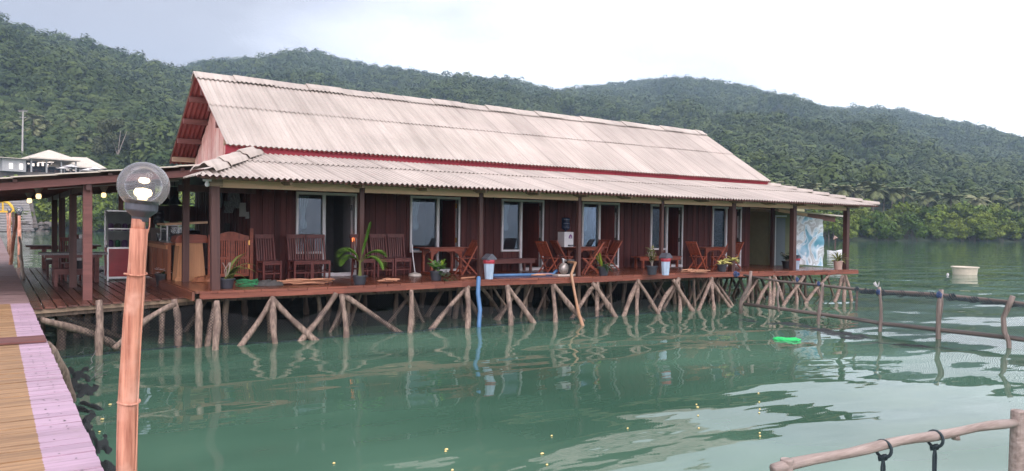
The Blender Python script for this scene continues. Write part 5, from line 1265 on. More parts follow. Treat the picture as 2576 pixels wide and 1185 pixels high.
mb.build('side_panels', M['counter'], t); MB().box(3.44, 4.0, 19.95, 23.25, 1.93, 1.98).build('worktop', M['counter'], t)
MB().box(3.48, 3.52, 19.95, 23.2, 1.83, 1.93).build('moulding', M['counter_tan'], t)
gt = thing('swing_gate', 'red-brown slatted saloon gate pair between counter and front wall', 'gate', (4.33, 19.2, 1.12))
for x0, x1, s in ((4.36, 4.80, 1), (4.81, 5.25, -1)):
    mb = MB(); zt = lambda q_: 2.18+.10*(math.sin((q_ if s > 0 else 1-q_)*math.pi-math.pi/2)*.5+.5)
    n = 10
    for i in range(n):
        xa, xb = lerp(x0, x1, i/n), lerp(x0, x1, (i+1)/n)
        mb.add([(xa, 19.18, 2.06), (xb, 19.18, 2.06), (xb, 19.18, zt((i+1)/n)), (xa, 19.18, zt(i/n)), (xa, 19.22, 2.06), (xb, 19.22, 2.06), (xb, 19.22, zt((i+1)/n)), (xa, 19.22, zt(i/n))], ((0, 1, 2, 3), (7, 6, 5, 4), (3, 2, 6, 7)))
    mb.box(x0, x0+.06, 19.18, 19.22, 1.18, 2.06).box(x1-.06, x1, 19.18, 19.22, 1.18, 2.06).box(x0+.06, x1-.06, 19.18, 19.22, 1.18, 1.25).box(x0+.06, x1-.06, 19.18, 19.22, 1.60, 1.66)
    for k in range(6): xx = lerp(x0+.085, x1-.085, k/5); mb.box(xx-.018, xx+.018, 19.19, 19.21, 1.25, 1.60).box(xx-.018, xx+.018, 19.19, 19.21, 1.66, 2.06)
    lf = mb.build('leaf', M['teak'], gt)
    for z in (1.35, 1.95): MB().box(x0-.012 if s > 0 else x1-.02, x0+.02 if s > 0 else x1+.012, 19.165, 19.18, z, z+.12).build('hinge', M['brass'], lf)
MB().box(5.265, 5.345, 19.16, 19.24, 1.09, 2.36).build('gate_post', M['teak'], gt)
MB().box(4.29, 4.345, 19.16, 19.24, 1.09, 2.2).build('gate_post', M['teak'], gt)
# on and above the counter
gx = PX(420, 560, 3.75); gb = Vector((3.75, 22.6, 1.98))
t = thing('cardboard_box', 'grey box under the black water bottle on the bar counter', 'box', gb); MB().box(3.53, 3.98, 22.35, 22.85, 1.98, 2.32).build('carton', M['cardboard'], t); MB().box(3.68, 3.84, 22.342, 22.35, 2.12, 2.17).build('tape', M['broom'], t)
gallon((3.76, 22.6, 2.36), 'black-looking gallon bottle standing on the grey box in the bar', M['black'])
t = thing('food_case', 'small glass food case with cream slanted top on the bar counter', 'display case', (3.75, 20.75, 1.98))
MB().box(3.56, 4.0, 20.3, 21.2, 1.985, 2.02).build('base', M['metal'], t)
mb = MB()
for x in (3.56, 3.97):
    for y in (20.3, 21.17): mb.box(x, x+.03, y, y+.03, 2.02, 2.40)
mb.box(3.56, 4.0, 20.3, 21.2, 2.40, 2.42); mb.build('frame', M['white'], t); mb = MB(); mb.box(3.572, 3.578, 20.33, 21.17, 2.02, 2.38).box(3.59, 3.97, 20.312, 20.318, 2.02, 2.38); mb.build('glass_panels', M['case_glass'], t)
MB().add([(3.50, 20.2, 2.46), (4.5, 20.2, 2.52), (4.5, 21.3, 2.52), (3.50, 21.3, 2.46), (3.50, 20.2, 2.41), (4.5, 20.2, 2.47), (4.5, 21.3, 2.47), (3.50, 21.3, 2.41)], ((0, 1, 2, 3), (7, 6, 5, 4), (0, 4, 5, 1), (1, 5, 6, 2), (2, 6, 7, 3), (3, 7, 4, 0))).build('top', M['tan'], t)
for y, lb in ((22.0, 'clear plastic food tub on the bar counter beside the grey box'), (21.6, 'second clear plastic food tub on the bar counter next to the glass case')):
    o = MB().lathe([(.13, 0), (.15, .2), (.14, .2), (0, .19)], (3.75, y, 1.982), 14).build('plastic_tub', M['case_glass'], loc=(3.75, y, 1.98)); tag(o, lb, 'tub', 'plastic tubs on the counter')
for y, lb in ((21.2, 'dark cone pendant lamp over the bar, nearer one'), (22.4, 'dark cone pendant lamp over the bar, farther one')):
    t = thing('pendant_lamp', lb, 'lamp', (3.9, y, 2.95), 'pendant lamps over the bar'); MB().lathe([(.20, 0), (.05, .20), (.03, .24), (0, .25)], (3.9, y, 2.95), 16).build('shade', M['black'], t); MB().tube([(3.9, y, 3.18), (3.9, y, 3.62)], .008, 5).build('cord', M['black'], t)
# things hung on the dark side wall
def hung(name, px0, py0, px1, py1, mat, lb, cat, X=5.31, taper=0.0, wob=.02):
    a, b, c, d = PX(px0, py0, X), PX(px1, py0, X), PX(px1, py1, X), PX(px0, py1, X); n = 6; vs = []
    m = (c+d)/2; c, d = c.lerp(m, taper), d.lerp(m, taper)
    for j in range(n+1):
        for i in range(n+1):
            p = a.lerp(b, i/n).lerp(d.lerp(c, i/n), j/n); vs.append(p+Vector((-wob*(1+math.sin(i*2.1+j*1.3)), 0, 0)))
    f1 = [(j*(n+1)+i, j*(n+1)+i+1, (j+1)*(n+1)+i+1, (j+1)*(n+1)+i) for j in range(n) for i in range(n)]
    tag(MB().add(vs, f1).add([v+Vector((.012, 0, 0)) for v in vs], [q_[::-1] for q_ in f1]).build(name, M[mat], loc=a), lb, cat)
hung('clear_bag', 580, 476, 604, 524, 'greyplastic', 'clear plastic bag hung high on the dark wall left of the first window', 'bag')
hung('notice_paper', 602, 510, 618, 545, 'paper', 'white notice sheet on the dark wall edge left of the front wall', 'paper', wob=.003)
hung('plastic_sheet', 566, 506, 588, 536, 'greyplastic', 'grey plastic sheet hung on the dark kitchen wall', 'sheet')
hung('white_switch_box', 618, 533, 626, 550, 'paper', 'small white switch box beside the notice sheet', 'switch box', wob=.004)
hung('clear_bag', 544, 468, 560, 522, 'greyplastic', 'dark clear bag hung left of the corner post', 'bag')
hung('hanging_cloth', 566, 562, 580, 618, 'netgrey', 'grey cloth hanging low on the dark kitchen wall', 'cloth', taper=.3)
hung('hanging_cloth', 572, 470, 590, 496, 'greyplastic', 'small grey rag hung under the kitchen ceiling', 'cloth', taper=.7)
mb = MB(); mb.box(4.35, 5.0, 23.4, 23.9, 1.09, 2.25); tag(mb.box(4.4, 4.95, 23.38, 23.4, 2.0, 2.2).build('dark_cupboard', M['dark']), 'dark cupboard standing inside the kitchen behind the counter', 'cupboard')
mb = MB(); g = random.Random(2)
b = PZ(530, 706, 1.09); tag(bundle('sand_sack', 540, 705, .38, .16, .16, 'counter', 'brown heap of sacking on the floor in front of the swing gate', 'sack', 8, at=Vector((4.25, 19.0, 1.09))), None)

# red glass display cabinet in the shed
cA = PZ(270, 706, ZL); t = thing('glass_cabinet', 'red food cabinet with sloping glass upper half in the open shed', 'cabinet', cA)
cx, cy = cA.x, cA.y; W_, D_ = .92, .62
MB().box(cx, cx+W_, cy, cy+D_, ZL+.10, ZL+.86).build('red_panel', M['cabred'], t)
mb = MB(); fr = M['metal']
for x in (cx-.012, cx+W_-.028):
    mb.box(x, x+.04, cy-.012, cy+.028, ZL, ZL+.88); mb.box(x, x+.04, cy+D_-.028, cy+D_+.012, ZL, ZL+1.86); mb.bar((x+.02, cy+.01, ZL+.88), (x+.02, cy+.30, ZL+1.86), .04, .035, (1, 0, 0))
mb.box(cx+.03, cx+W_-.03, cy-.012, cy+.02, ZL+.05, ZL+.10).box(cx+.03, cx+W_-.03, cy-.012, cy+.02, ZL+.84, ZL+.885).bar((cx, cy+.30, ZL+1.85), (cx+W_, cy+.30, ZL+1.85), .04, .04).bar((cx, cy+.155, ZL+1.37), (cx+W_, cy+.155, ZL+1.37), .03, .03)
mb.box(cx, cx+W_, cy+.3, cy+D_, ZL+1.84, ZL+1.87); mb.build('frame', fr, t)
MB().add([(cx+.02, cy+.012, ZL+.89), (cx+W_-.02, cy+.012, ZL+.89), (cx+W_-.02, cy+.29, ZL+1.83), (cx+.02, cy+.29, ZL+1.83)], ((0, 1, 2, 3),)).build('front_glass', M['case_glass'], t)
MB().add([(cx+.004, cy+.03, ZL+.89), (cx+.004, cy+D_-.03, ZL+.89), (cx+.004, cy+D_-.03, ZL+1.83), (cx+.004, cy+.31, ZL+1.83)], ((0, 1, 2, 3),)).build('side_glass', M['case_glass'], t)
MB().box(cx+.02, cx+W_-.02, cy+D_-.02, cy+D_, ZL+.86, ZL+1.84).build('back_panel', M['paper'], t)
MB().box(cx+.03, cx+W_-.03, cy+.2, cy+D_-.03, ZL+1.30, ZL+1.315).build('shelf', M['metal'], t)
g = random.Random(4)
for k in range(10):
    up_ = k % 2; r = g.uniform(.06, .10); p = (cx+.12+.17*(k//2), cy+.40, ZL+(1.315 if up_ else .865))
    o = MB().lathe([(r*.8, 0), (r, .04), (r*.95, .16), (r*.5, .20), (0, .20)], p, 10).build('food_jar', M['purple'] if g.random() < .3 else M['cardboard'] if g.random() < .5 else M['netgreen'], loc=p, smooth=True); tag(o, 'stored food pack on the %s shelf inside the red glass cabinet' % ('upper' if up_ else 'lower'), 'food', 'food packs in the cabinet, %s shelf' % ('upper' if up_ else 'lower'))

# tables and seats in the shed
def plank_table(px, py, Wt, lb, mat_top):
    c = PZ(px, py, ZL+.74); t = thing('dining_table', lb, 'table', (c.x, c.y, ZL), 'dining tables in the shed'); x, y = c.x, c.y
    MB().box(x-Wt/2, x+Wt/2, y-.36, y+.36, ZL+.71, ZL+.76).build('tabletop', M[mat_top], t); MB().box(x-Wt/2+.12, x+Wt/2-.12, y-.30, y+.30, ZL+.63, ZL+.71).build('apron', M['chair'], t)
    for dx in (-Wt*.26, Wt*.34):
        for dy in (-.26, .26): MB().bar((x+dx, y+dy, ZL), (x+dx, y+dy, ZL+.65), .10, .10, (1, 0, 0)).build('leg', M['beam_dark'], t)
    return c
c1 = plank_table(184, 637, 1.5, 'granite-topped dining table behind the front shed post', 'cabtop')
c2 = plank_table(160, 618, 2.1, 'dark dining table farther back in the shed', 'post')
def stool(px, py, Wt, lb, h=.42, mat='beam_dark'):
    c = PZ(px, py, ZL+h); t = thing('wooden_bench', lb, 'bench', (c.x, c.y, ZL), 'benches in the shed'); x, y = c.x, c.y
    MB().box(x-Wt/2, x+Wt/2, y-.17, y+.17, ZL+h-.05, ZL+h).build('seat', M[mat], t); MB().box(x-Wt/2+.05, x+Wt/2-.05, y-.13, y+.13, ZL+h-.13, ZL+h-.05).build('apron', M[mat], t)
    for dx in (-Wt/2+.06, Wt/2-.06):
        for dy in (-.12, .12): MB().bar((x+dx, y+dy, ZL), (x+dx, y+dy, ZL+h-.05), .055, .055, (1, 0, 0)).build('leg', M[mat], t)
    return c
s1 = stool(178, 676, .74, 'red-brown bench in front of the granite-topped table, basket on it')
s2 = stool(131, 653, .34, 'dark small stool at the left of the shed tables', .45, 'post')
ch = copy_tree(sc); ch.location = (c1.x+.05, c1.y+.62, ZL); ch.rotation_euler = (0, 0, .15); ch['label'] = 'dark slatted chair at the far side of the granite-topped table'; ch['group'] = 'slatted chairs in the shed'
ch = copy_tree(sc); ch.location = (c2.x+.25, c2.y-.7, ZL); ch.rotation_euler = (0, 0, 3.3); ch['label'] = 'dark slatted chair between the two shed tables'; ch['group'] = 'slatted chairs in the shed'
p = Vector((s1.x+.16, s1.y, ZL+.42)); t = thing('basket', 'dark basket with papers on the shed bench', 'basket', p); MB().lathe([(.13, 0), (.15, .20), (.14, .20), (0, .05)], p, 12).build('body', M['black'], t); MB().box(p.x-.09, p.x+.06, p.y-.05, p.y+.05, p.z+.1, p.z+.26).build('papers', M['paper'], t)
p = Vector((PY(205, 625, c1.y+.1).x, c1.y+.1, ZL+.76)); t = thing('drink_canister', 'grey drink canister with white lid on the granite-topped table', 'canister', p)
MB().lathe([(.13, 0), (.13, .05), (.115, .06), (.125, .34), (.05, .36), (0, .36)], p, 14).build('body', M['greyplastic'], t, smooth=False); MB().lathe([(.06, .36), (.06, .45), (.03, .47), (0, .47)], p, 12).build('lid', M['white'], t)

# bulbs under the shed roof
def ceiling_bulb(px, py, lb, y, lit=True):
    p = PY(px, py, y); t = thing('ceiling_bulb', lb, 'light bulb', p, 'bulbs under the shed roof')
    MB().lathe([(.055, .055), (.025, .05), (.10, .20), (0, .20)], p, 14).build('socket', M['socket'], t); MB().lathe([(0, -.06), (.045, -.045), (.052, 0), (.045, .045), (.025, .06)], p, 14).build('bulb', M['bulb_on' if lit else 'bulb_off'], t, smooth=True)
ceiling_bulb(74, 505, 'lit bulb leftmost under the shed roof', 21.5); ceiling_bulb(97, 494, 'lit bulb second from left under the shed roof', 19.2); ceiling_bulb(261, 491, 'lit bulb under the shed roof near the globe lamp', 20.0)
p = PY(521, 463, 16.6); t = thing('eave_bulb', 'unlit white bulb at the corner of the porch eave', 'light bulb', p); MB().lathe([(0, -.06), (.04, -.045), (.05, 0), (.03, .05), (.02, .06)], p, 12).build('bulb', M['bulb_off'], t, smooth=True); MB().box(p.x-.08, p.x+.08, p.y-.03, p.y+.03, p.z+.055, p.z+.10).build('socket', M['white'], t)

# ------------------------------------------------------------------ globe lamp beside the jetty, farther jetty lamps
def frame_to(d):                               # rotation taking z to d
    return Vector(d).to_track_quat('Z', 'Y').to_matrix()
pb, ptp = PR(307, 1420, 5.28), PR(346, 575, 5.30)
pb.z = -0.6
lampo = thing('globe_lamp', 'tall orange log lamp post with lit clear globe beside the painted jetty', 'lamp post', (pb.x, pb.y, 0))
g = random.Random(3); pts, rs = [], []
for i in range(12):
    t = i/11; pts.append(PR(307, 1420, 5.28).lerp(ptp, t)+rt*(.010*math.sin(t*7+1))+up*0); rs.append(lerp(.064, .052, t)*(1+.025*math.sin(t*19)+.012*math.sin(t*47)))
pts[0].z = min(pts[0].z, -.3)
mb = MB(); mb.tube(pts, rs, 14); o = mb.build('pole', M['pole'], lampo, smooth=True)
tp2 = PR(349, 551, 5.30); MB().tube([ptp-up*.03, tp2], [.040, .041], 12).build('pole_neck', M['pole'], lampo, smooth=True)
ax = (ptp-PR(307, 1420, 5.28)).normalized(); ax = (ax+rt*.05).normalized(); Mx = frame_to((up+rt*.10).normalized()) @ Matrix.Scale(.915, 3)
for tt_, yy in ((0, 690), (1, 1012)):
    c = PR(341-17*tt_, yy, 5.29); mb = MB(); mb.tube([c+rt*(.0625*math.cos(q_))+fw*(.0625*math.sin(q_))+up*(.006*math.sin(q_*2)) for q_ in np.linspace(0, 6.28, 17)], .007, 5, False); mb.build('wire_band', M['pole'], lampo)
mb = MB(); cpts = [PR(x, y, 5.24) for x, y in ((377, 548), (376, 570), (370, 592), (365, 640), (362, 700), (357, 800), (352, 900), (347, 1010), (344, 1120), (338, 1250))]; mb.tube(cpts, .0045, 5); mb.build('cable', M['pole'], lampo)
gc = PR(361.5, 467, 5.30)
hold = MB().lathe([(.050, -.245), (.056, -.215), (.10, -.175), (.105, -.165), (.105, -.105), (.100, -.10), (0, -.10)], gc, 28, Mx).build('holder', M['bingrey'], lampo, smooth=False)
prof = [(.167*math.sin(q_), -.167*math.cos(q_)*.97) for q_ in np.linspace(.62, math.pi-.0001, 26)]
MB().lathe(prof, gc, 40, Mx).build('globe', M['globe'], lampo, smooth=True)
bc = gc+Mx @ Vector((0, 0, -.055))
MB().lathe([(.0, -.055), (.028, -.05), (.034, -.028), (.056, -.01), (.060, .01), (.048, .032), (.0, .040)], bc, 20, Mx).build('bulb', M['bulb_big'], lampo, smooth=True)
MB().lathe([(.028, -.06), (.026, -.01), (0, -.01)], gc+Mx @ Vector((0, 0, -.06)), 14, Mx).build('bulb_socket', M['bulb_off'], lampo)
MB().lathe([(.0, -.024), (.030, -.015), (.038, 0), (.030, .016), (0, .022)], gc+Mx @ Vector((0, 0, .035)), 18, Mx).build('bulb', M['bulb_big'], lampo, smooth=True)  # upper glow stands for the bulb's reflection inside the globe, added as geometry
def small_lamp(px, pyt, pyb, Yd, lb, lit=True, lean=0):
    b = PY(px+lean, pyb, Yd); t_ = PY(px, pyt, Yd); t = thing('globe_lamp', lb, 'lamp post', (b.x, b.y, 0), 'far lamp posts on the jetty'); r = .15
    MB().tube([(b.x, b.y, -.4), (b.x+.02, b.y, 1.2), (t_.x, t_.y, t_.z-.22)], [.075, .07, .06], 8).build('pole', M['pole'], t, smooth=True)
    MB().lathe([(.06, -.24), (.10, -.16), (.10, -.10), (0, -.10)], t_, 14).build('holder', M['bingrey'], t)
    MB().lathe([(r*math.sin(q_), -r*math.cos(q_)) for q_ in np.linspace(.6, 3.14, 14)], t_, 18).build('globe', M['globe'], t, smooth=True)
    if lit: MB().lathe([(0, -.05), (.05, 0), (0, .05)], t_-up*.03, 10).build('bulb', M['bulb_off'], t)
small_lamp(48, 527, 640, 36, 'unlit globe lamp on an orange pole, nearer of the two far along the jetty')
small_lamp(24, 527, 640, 62, 'unlit globe lamp on an orange pole, farther of the two along the jetty')
def thin_pole(px0, py0, px1, py1, Yd, lb, m='pole', r=.05):
    a, b = PY(px0, py0, Yd), PY(px1, py1, Yd); b2 = b+(b-a)*(max(0, (b.z+.4))/max(.2, a.z-b.z)); tag(MB().tube([b2, b, a.lerp(b, .5)+Vector((.03, 0, 0)), a], [r*1.1, r*1.1, r, r*.85], 8).build('wooden_pole', M[m], loc=(b.x, b.y, 0), smooth=True), lb, 'pole')
thin_pole(41, 537, 34, 600, 30, 'leaning orange pole without lamp left of the nearer far lamp')
thin_pole(26, 535, 23, 585, 52, 'thin orange pole without lamp beside the farther lamp')
thin_pole(17, 536, 19, 578, 70, 'orange pole wrapped in yellow at the far jetty end', 'pole')
thin_pole(48, 595, 53, 640, 30, 'pale broken stick standing in water by the jetty under the far lamp', 'paletrunk', .04)
thin_pole(48, 641, 55, 676, 24, 'short pale stick standing at the corner of the dining deck', 'paletrunk', .035)

# ------------------------------------------------------------------ net fence on the right
FX = 18.25
fence = thing('net_fence', 'log-railed net fence running out from the porch deck over the water', 'fence', (FX, 16.2, 0))
def yq(x, y): return PX(x, y, FX)
g = random.Random(31)
for (xt, yt, xb, yb, r) in ((2213, 722, 2213, 831, .042), (2366, 728, 2363, 857, .062), (1960, 720, 1958, 766, .035), (2068, 712, 2062, 795, .042)):
    a, b = yq(xt, yt), yq(xb, yb); log(MB(), a, b+(b-a)*.4, r, 9).build('fence_post', M['fencepost'], fence, smooth=True)
a0 = [yq(2548, 745), yq(2540, 765), yq(2524, 800), yq(2527, 835), yq(2538, 860), yq(2540, 915)]; a0[-1].z = -.4
MB().tube(a0, [.055, .06, .052, .055, .048, .048], 9).build('fence_post', M['fencepost'], fence, smooth=True)
a0 = [yq(1889, 682), yq(1886, 715), yq(1874, 740), yq(1864, 762), yq(1863, 795)]; MB().tube(a0, [.042, .050, .062, .066, .06], 9).build('fence_post', M['fencepost'], fence, smooth=True)
xs = (1868, 1960, 2068, 2150, 2213, 2290, 2366, 2450, 2545, 2640, 2800); tops = (692, 708, 719, 728, 734, 738, 743, 752, 762, 774, 796); lows = (765, 777, 792, 803, 814, 822, 831, 840, 851, 864, 890)
top_pts = [yq(x, y)+Vector((.05, 0, 0)) for x, y in zip(xs, tops)]; low_pts = [yq(x, y)+Vector((.06, 0, 0)) for x, y in zip(xs, lows)]
MB().tube(top_pts, [.030, .032, .035, .04, .045, .055, .05, .05, .05, .05, .05], 8).build('top_rail', M['fencelog'], fence, smooth=True)
MB().tube(low_pts, [.05, .05, .05, .052, .052, .055, .055, .055, .055, .06, .06], 9).build('lower_rail', M['fencelog'], fence, smooth=True)
sw = MB(); n = 150                              # gathered net along the top rail
for s in range(5):
    pp_ = []
    for i in range(n):
        t = i/(n-1)*(len(top_pts)-4)+3; k = min(int(t), len(top_pts)-2); p = top_pts[k].lerp(top_pts[k+1], t-k); q_ = i*.9+s*1.3
        pp_.append(p+Vector((.05*math.cos(q_), 0, .05*math.sin(q_)-.01*s+.02*math.sin(i*.37+s))))
    sw.tube(pp_, [.014+.008*math.sin(i*.8+s) for i in range(n)], 4, False)
sw.build('gathered_net', M['rope_dark'], fence)
nv = []
for p, q_ in zip(top_pts[3:], low_pts[3:]): nv += [p+Vector((-.06, 0, 0)), Vector((p.x-.03, p.y, -.05))]
MB().add(nv, [(2*i, 2*i+2, 2*i+3, 2*i+1) for i in range(len(nv)//2-1)]).build('net', M['net_y'], fence)
a, b = yq(2157, 732), yq(2154, 781); MB().tube([a, b], [.03, .028], 7).build('hanging_pole', M['fencelog'], fence)
for x, y, r in ((1855, 690, .075), (2008, 703, .034), (2062, 713, .03), (2213, 734, .045), (2366, 742, .055)):
    c = yq(x, y); c.x -= .04; kn = MB()
    for j in range(7): kn.tube([c+Vector((r*math.cos(q_)*.7, r*math.cos(q_+j)*.9, r*math.sin(q_)*.8+(j-3)*.012)) for q_ in np.linspace(0, 6.28, 9)], .014, 4, False)
    kn.build('rope_knot', M['rope_blue'], fence)
fl = MB(); c = yq(2210, 724)
for k in range(4): fl.blade(c+Vector((-.05, 0, .02)), (0, g.uniform(-1, 1), 1), .16, .07, .5, 3)
fl.build('white_rag', M['paper'], fence)

# wire net strung in front of the stilts
wn = thing('stilt_net', 'dark wire net strung along the stilts under the house and dining deck, with added shade sheets behind', 'net', (3, 16.0, 0)); nv = []
pts_ = [(1.0, 15.9, .75), (2.2, 16.2, .78), (3.4, 16.2, .82), (4.2, 16.0, .62), (5.2, 15.92, .45), (6.0, 15.92, .62), (7.2, 15.95, .50), (8.2, 15.95, .66), (9.6, 15.95, .55), (11.2, 15.95, .45), (13, 15.95, .30), (15, 16, .42), (17.2, 16, .5)]
for i in range(len(pts_)-1):
    for k in range(6):
        t = k/6; x, y, z = [lerp(pts_[i][j], pts_[i+1][j], t) for j in range(3)]; nv += [(x, y+.18+.05*math.sin(x*3), z-.06*math.sin(t*3.14)), (x, y+.02+.05*math.sin(x*2.2), -.06)]
MB().add(nv, [(2*i, 2*i+2, 2*i+3, 2*i+1) for i in range(len(nv)//2-1)]).build('mesh', M['net_x'], wn)
mb = MB(); cord = [Vector(nv[i])+Vector((0, -.01, .08+.01*math.sin(i))) for i in range(1, len(nv), 2)]; mb.tube(cord, .012, 4, False)
for c in cord[::1]: mb.lathe([(0, -.03), (.028, 0), (0, .03)], c+Vector((0, -.01, -.02)), 6)
mb.build('float_line', M['rope_dark'], wn)
nv = []
for i in range(60): x = 2+i*.42; nv += [(x, 26.3+.1*math.sin(i), .98), (x, 26.2, -.05)]
MB().add(nv, [(2*i, 2*i+2, 2*i+3, 2*i+1) for i in range(59)]).build('rear_shade_sheet', M['shade_sheet'], wn)  # added dark sheet at the rear, keeps the space under the house black
nv = []
for i in range(56): x = 4+i*.38; nv += [(x, 21.3+.1*math.sin(i), .97 if x < 24.8 else .9), (x, 21.2, -.05)]
MB().add(nv, [(2*i, 2*i+2, 2*i+3, 2*i+1) for i in range(55)]).build('inner_shade_sheet', M['shade_sheet'], wn)  # second added dark sheet, deepens the shade behind the stilts

# ------------------------------------------------------------------ grey rail in the foreground corner
A1, B1 = PZ(1985, 1172, 1.12), PZ(2556, 1062, 1.12)
rail = thing('foreground_rail', 'grey driftwood rail between two posts in the near right corner', 'rail', (A1.x, A1.y, 0))
d = (B1-A1).normalized(); g = random.Random(14)
pts, rs = [], []
A0 = A1-d*.13
for i in range(16):
    t = i/15; pts.append(A0.lerp(B1, t)+up*(.018*math.sin(t*3.14)+.006*math.sin(t*17))); rs.append(.032+.003*math.sin(t*23)+g.uniform(-.0015, .0015))
MB().tube(pts, rs, 14).build('rail', M['greylog'], rail, smooth=True)
mb = MB(); kt = pts[10]; mb.lathe([(.03, -.02), (.02, .02), (0, .028)], kt-up*.03+d*.1, 8); mb.build('knot', M['greylog'], rail, smooth=True)
for p, r, h in ((A1-d*.02, .038, .045), (B1+d*.03, .052, .085)):
    MB().tube([(p.x+.02, p.y, -.6), (p.x, p.y+.01, .5), (p.x, p.y, 1.12+h-.006), (p.x, p.y, 1.12+h)], [r*1.08, r, r, r*.9], 14).build('post', M['greylog'], rail, smooth=False)
side = d.cross(up).normalized()
for px, lb in ((2224, 'dark ring of cord with hanging ends on the grey rail, left one'), (2352, 'dark ring of cord with hanging ends on the grey rail, right one')):
    best = min(range(200), key=lambda i: abs((lambda v: 1288+FPX*v.dot(r3)/v.dot(f2))(A0.lerp(B1, i/199)-CAM)-px)); c = A0.lerp(B1, best/199)+up*(.004); R0 = .049
    t = thing('cord_loop', lb, 'rope', c, 'cord loops on the grey rail')
    ring = [c+side*(R0*math.cos(q_))+up*(R0*1.12*math.sin(q_)-.012)+d*(.012*math.cos(q_)) for q_ in np.linspace(-1.9, 4.2, 22)]
    MB().tube(ring, .0105, 7).build('ring', M['rope_dark'], t, smooth=True)
    kc = c-up*.070; mb = MB()
    for j in range(4): mb.tube([kc+side*(.02*math.cos(q_+j))+d*(.02*math.sin(q_+j*2))+up*(.018*math.sin(q_*1.3+j)) for q_ in np.linspace(0, 6.28, 10)], .0085, 5, False)
    for s in (-1, 1): mb.tube([kc, kc-up*.06+d*s*.014, kc-up*.16+d*s*.012, kc-up*.34-d*s*.012], .008, 6)
    mb.build('hanging_ends', M['rope_dark'], t)

# ------------------------------------------------------------------ things on the water
p = PZ(2427, 690, 0); t = thing('floating_tub', 'round cream tub floating on the water right of the house', 'tub', p)
MB().lathe([(.60, -.15), (.66, .38), (.72, .38), (.72, .44), (.67, .45), (.64, .38), (.58, -.05), (0, -.05)], p, 32).build('body', M['tub'], t)
MB().lathe([(0, -.08), (.08, 0), (.05, .1), (0, .12)], PZ(2384, 692, 0), 8).build('floating_bottle', M['paper'], loc=PZ(2384, 692, 0)); tag(bpy.data.objects['floating_bottle'], 'small white bottle float left of the cream tub', 'float')
p = PZ(2100, 641, 0); t = thing('small_boat', 'small white boat on the water behind the clay-potted palm', 'boat', p); w2, l2 = .7, 1.0
mb = MB(); dv, sv = rt, fw; vs = []
for k, (s, wd, h) in enumerate(((-.6, .3, .45), (-.2, .45, .36), (.2, .45, .36), (.6, .08, .52))):
    for zz, kk in ((-.1, .6), (h, 1)): vs += [p+dv*s*1.1-sv*wd*kk+up*zz, p+dv*s*1.1+sv*wd*kk+up*zz]
fs = []
for k in range(3): a = k*4; fs += [(a, a+4, a+6, a+2), (a+1, a+3, a+7, a+5), (a+2, a+6, a+7, a+3)]
fs += [(0, 2, 3, 1), (12, 13, 15, 14)]
mb.add(vs, fs); mb.build('hull', M['white'], t); MB().tube([p+up*.5, p+rt*.05+up*1.6], .06, 6).build('mast', M['post'], t); MB().tube([p+rt*.05+up*1.5-rt*.2, p+up*1.75, p+rt*.25+up*1.65], [.05, .16, .03], 7).build('lamp_head', M['pinkpot'], t)
p = PZ(1980, 855, 0); g = random.Random(18); mb = MB()
for k in range(16):
    pp_ = []; ph = g.uniform(0, 6); rx, ry, oy = g.uniform(.12, .33), g.uniform(.03, .10), g.uniform(-.10, .10)
    for q_ in np.linspace(0, 5.6, 18): pp_.append(p+rt*(rx*math.cos(q_+ph))+fw*(ry*math.sin(q_+ph)*1.8+oy)+up*(.015+.012*math.sin(q_*4+k)))
    mb.tube(pp_, .011, 4, False)
tag(mb.build('floating_line', M['brightgreen'], loc=p), 'bright green rope tangle floating on the water in front of the fence', 'rope')
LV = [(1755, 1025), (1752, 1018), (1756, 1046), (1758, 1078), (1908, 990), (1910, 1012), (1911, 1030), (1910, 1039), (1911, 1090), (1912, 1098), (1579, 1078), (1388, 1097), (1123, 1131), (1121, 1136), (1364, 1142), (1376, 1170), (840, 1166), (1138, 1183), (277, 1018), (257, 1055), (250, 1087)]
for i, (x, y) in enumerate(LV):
    p = PZ(x, y, .004); s = (.020 if i in (0, 12, 14, 18, 19) else .013)*(1.15 if y < 1000 else 1); o = MB().lathe([(s*.9, 0), (s, .005), (s*.5, .013), (0, .014)], p, 9).build('water_glint', M['glint'], loc=p); o.scale = (1.2, .9, 1)  # glints of lamplight on the ripples, built as pale yellow discs
    tag(o, 'tiny pale yellow petal on the green water, lamplight built as a disc', 'glint', 'yellow lamp glints on the water')
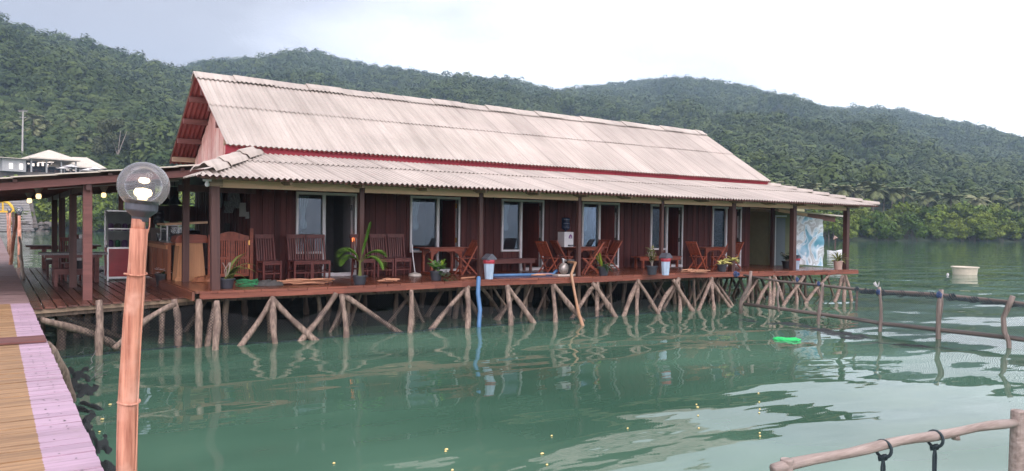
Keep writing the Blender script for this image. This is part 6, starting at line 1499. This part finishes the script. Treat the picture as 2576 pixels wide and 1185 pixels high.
# soggy black netting by the jetty and along the fence foot
def soggy(lb, pa, pb2, wd, h, seed, nx=60, ny=18):
    a, b = Vector(pa), Vector(pb2); dl = (b-a); s = dl.normalized().cross(up); vs = []
    for j in range(ny+1):
        for i in range(nx+1):
            u, v = i/nx, j/ny*2-1; q_ = Vector((u*dl.length*1.6+seed, v*2.2, seed)); nz1 = noise.noise(q_)+.5*noise.noise(q_*2.7)
            wv = wd*(.7+.6*noise.noise(Vector((u*dl.length*.9, seed, v)))); e_ = (1-abs(v)**2)*math.sin(math.pi*min(1, max(0, u)))**.4
            vs.append(a+dl*u+s*v*wv+up*(h*e_*(nz1*1.1+.25)-.012+.012*nz1))
    o = MB().add(vs, [(j*(nx+1)+i, j*(nx+1)+i+1, (j+1)*(nx+1)+i+1, (j+1)*(nx+1)+i) for j in range(ny) for i in range(nx)]).build('soggy_net', M['net_flat'], loc=a, smooth=True); tag(o, lb, 'net')
soggy('black soggy net floating against the jetty edge, upper bunch by the log brace', PZ(185, 925, 0), PZ(212, 1000, 0), .34, .13, 2)
soggy('black soggy net floating between lamp pole and jetty, middle bunch', PZ(175, 1020, 0), PZ(245, 1035, 0), .22, .11, 5)
soggy('long black net hanging down the near jetty edge below the lilac planks', PZ(190, 1040, 0), PZ(268, 1200, 0), .30, .16, 8)
soggy('dark soaked net mass lying along the foot of the fence by the deck', PZ(1840, 803, 0), PZ(2090, 825, 0), .80, .05, 11)
soggy('dark soaked net and weed bunched under the middle of the fence', PZ(2060, 825, 0), PZ(2190, 858, 0), .70, .08, 14)
soggy('thin dark net edge floating below the right fence posts', PZ(2180, 862, 0), PZ(2500, 886, 0), .22, .04, 17)
g = random.Random(23); mb = MB()
for k in range(7):
    a = PZ(200+g.uniform(-8, 40), 900+g.uniform(-10, 60), 0); pts = [a]
    for j in range(4): pts.append(pts[-1]+Vector((g.uniform(-.02, .10), g.uniform(-.1, .1), g.uniform(.0, .10))))
    mb.tube(pts, .006, 4)
tag(mb.build('dead_twigs', M['iron'], loc=PZ(200, 920, 0)), 'thin dead twigs sticking up by the log brace', 'twigs')

# ------------------------------------------------------------------ haze
HZ = bpy.data.materials.new('haze_air'); HZ.use_nodes = True; nt = HZ.node_tree; nt.nodes.clear()
ou = nt.nodes.new('ShaderNodeOutputMaterial'); pv = nt.nodes.new('ShaderNodeVolumePrincipled'); pv.inputs['Density'].default_value = 0.00041; pv.inputs['Color'].default_value = (0.56, 0.78, 1.0, 1); pv.inputs['Anisotropy'].default_value = 0.0
nt.links.new(pv.outputs[0], ou.inputs['Volume'])
tag(MB().box(-1270, 1270, -1270, 1270, -6, 262).build('haze', HZ), kind='stuff')
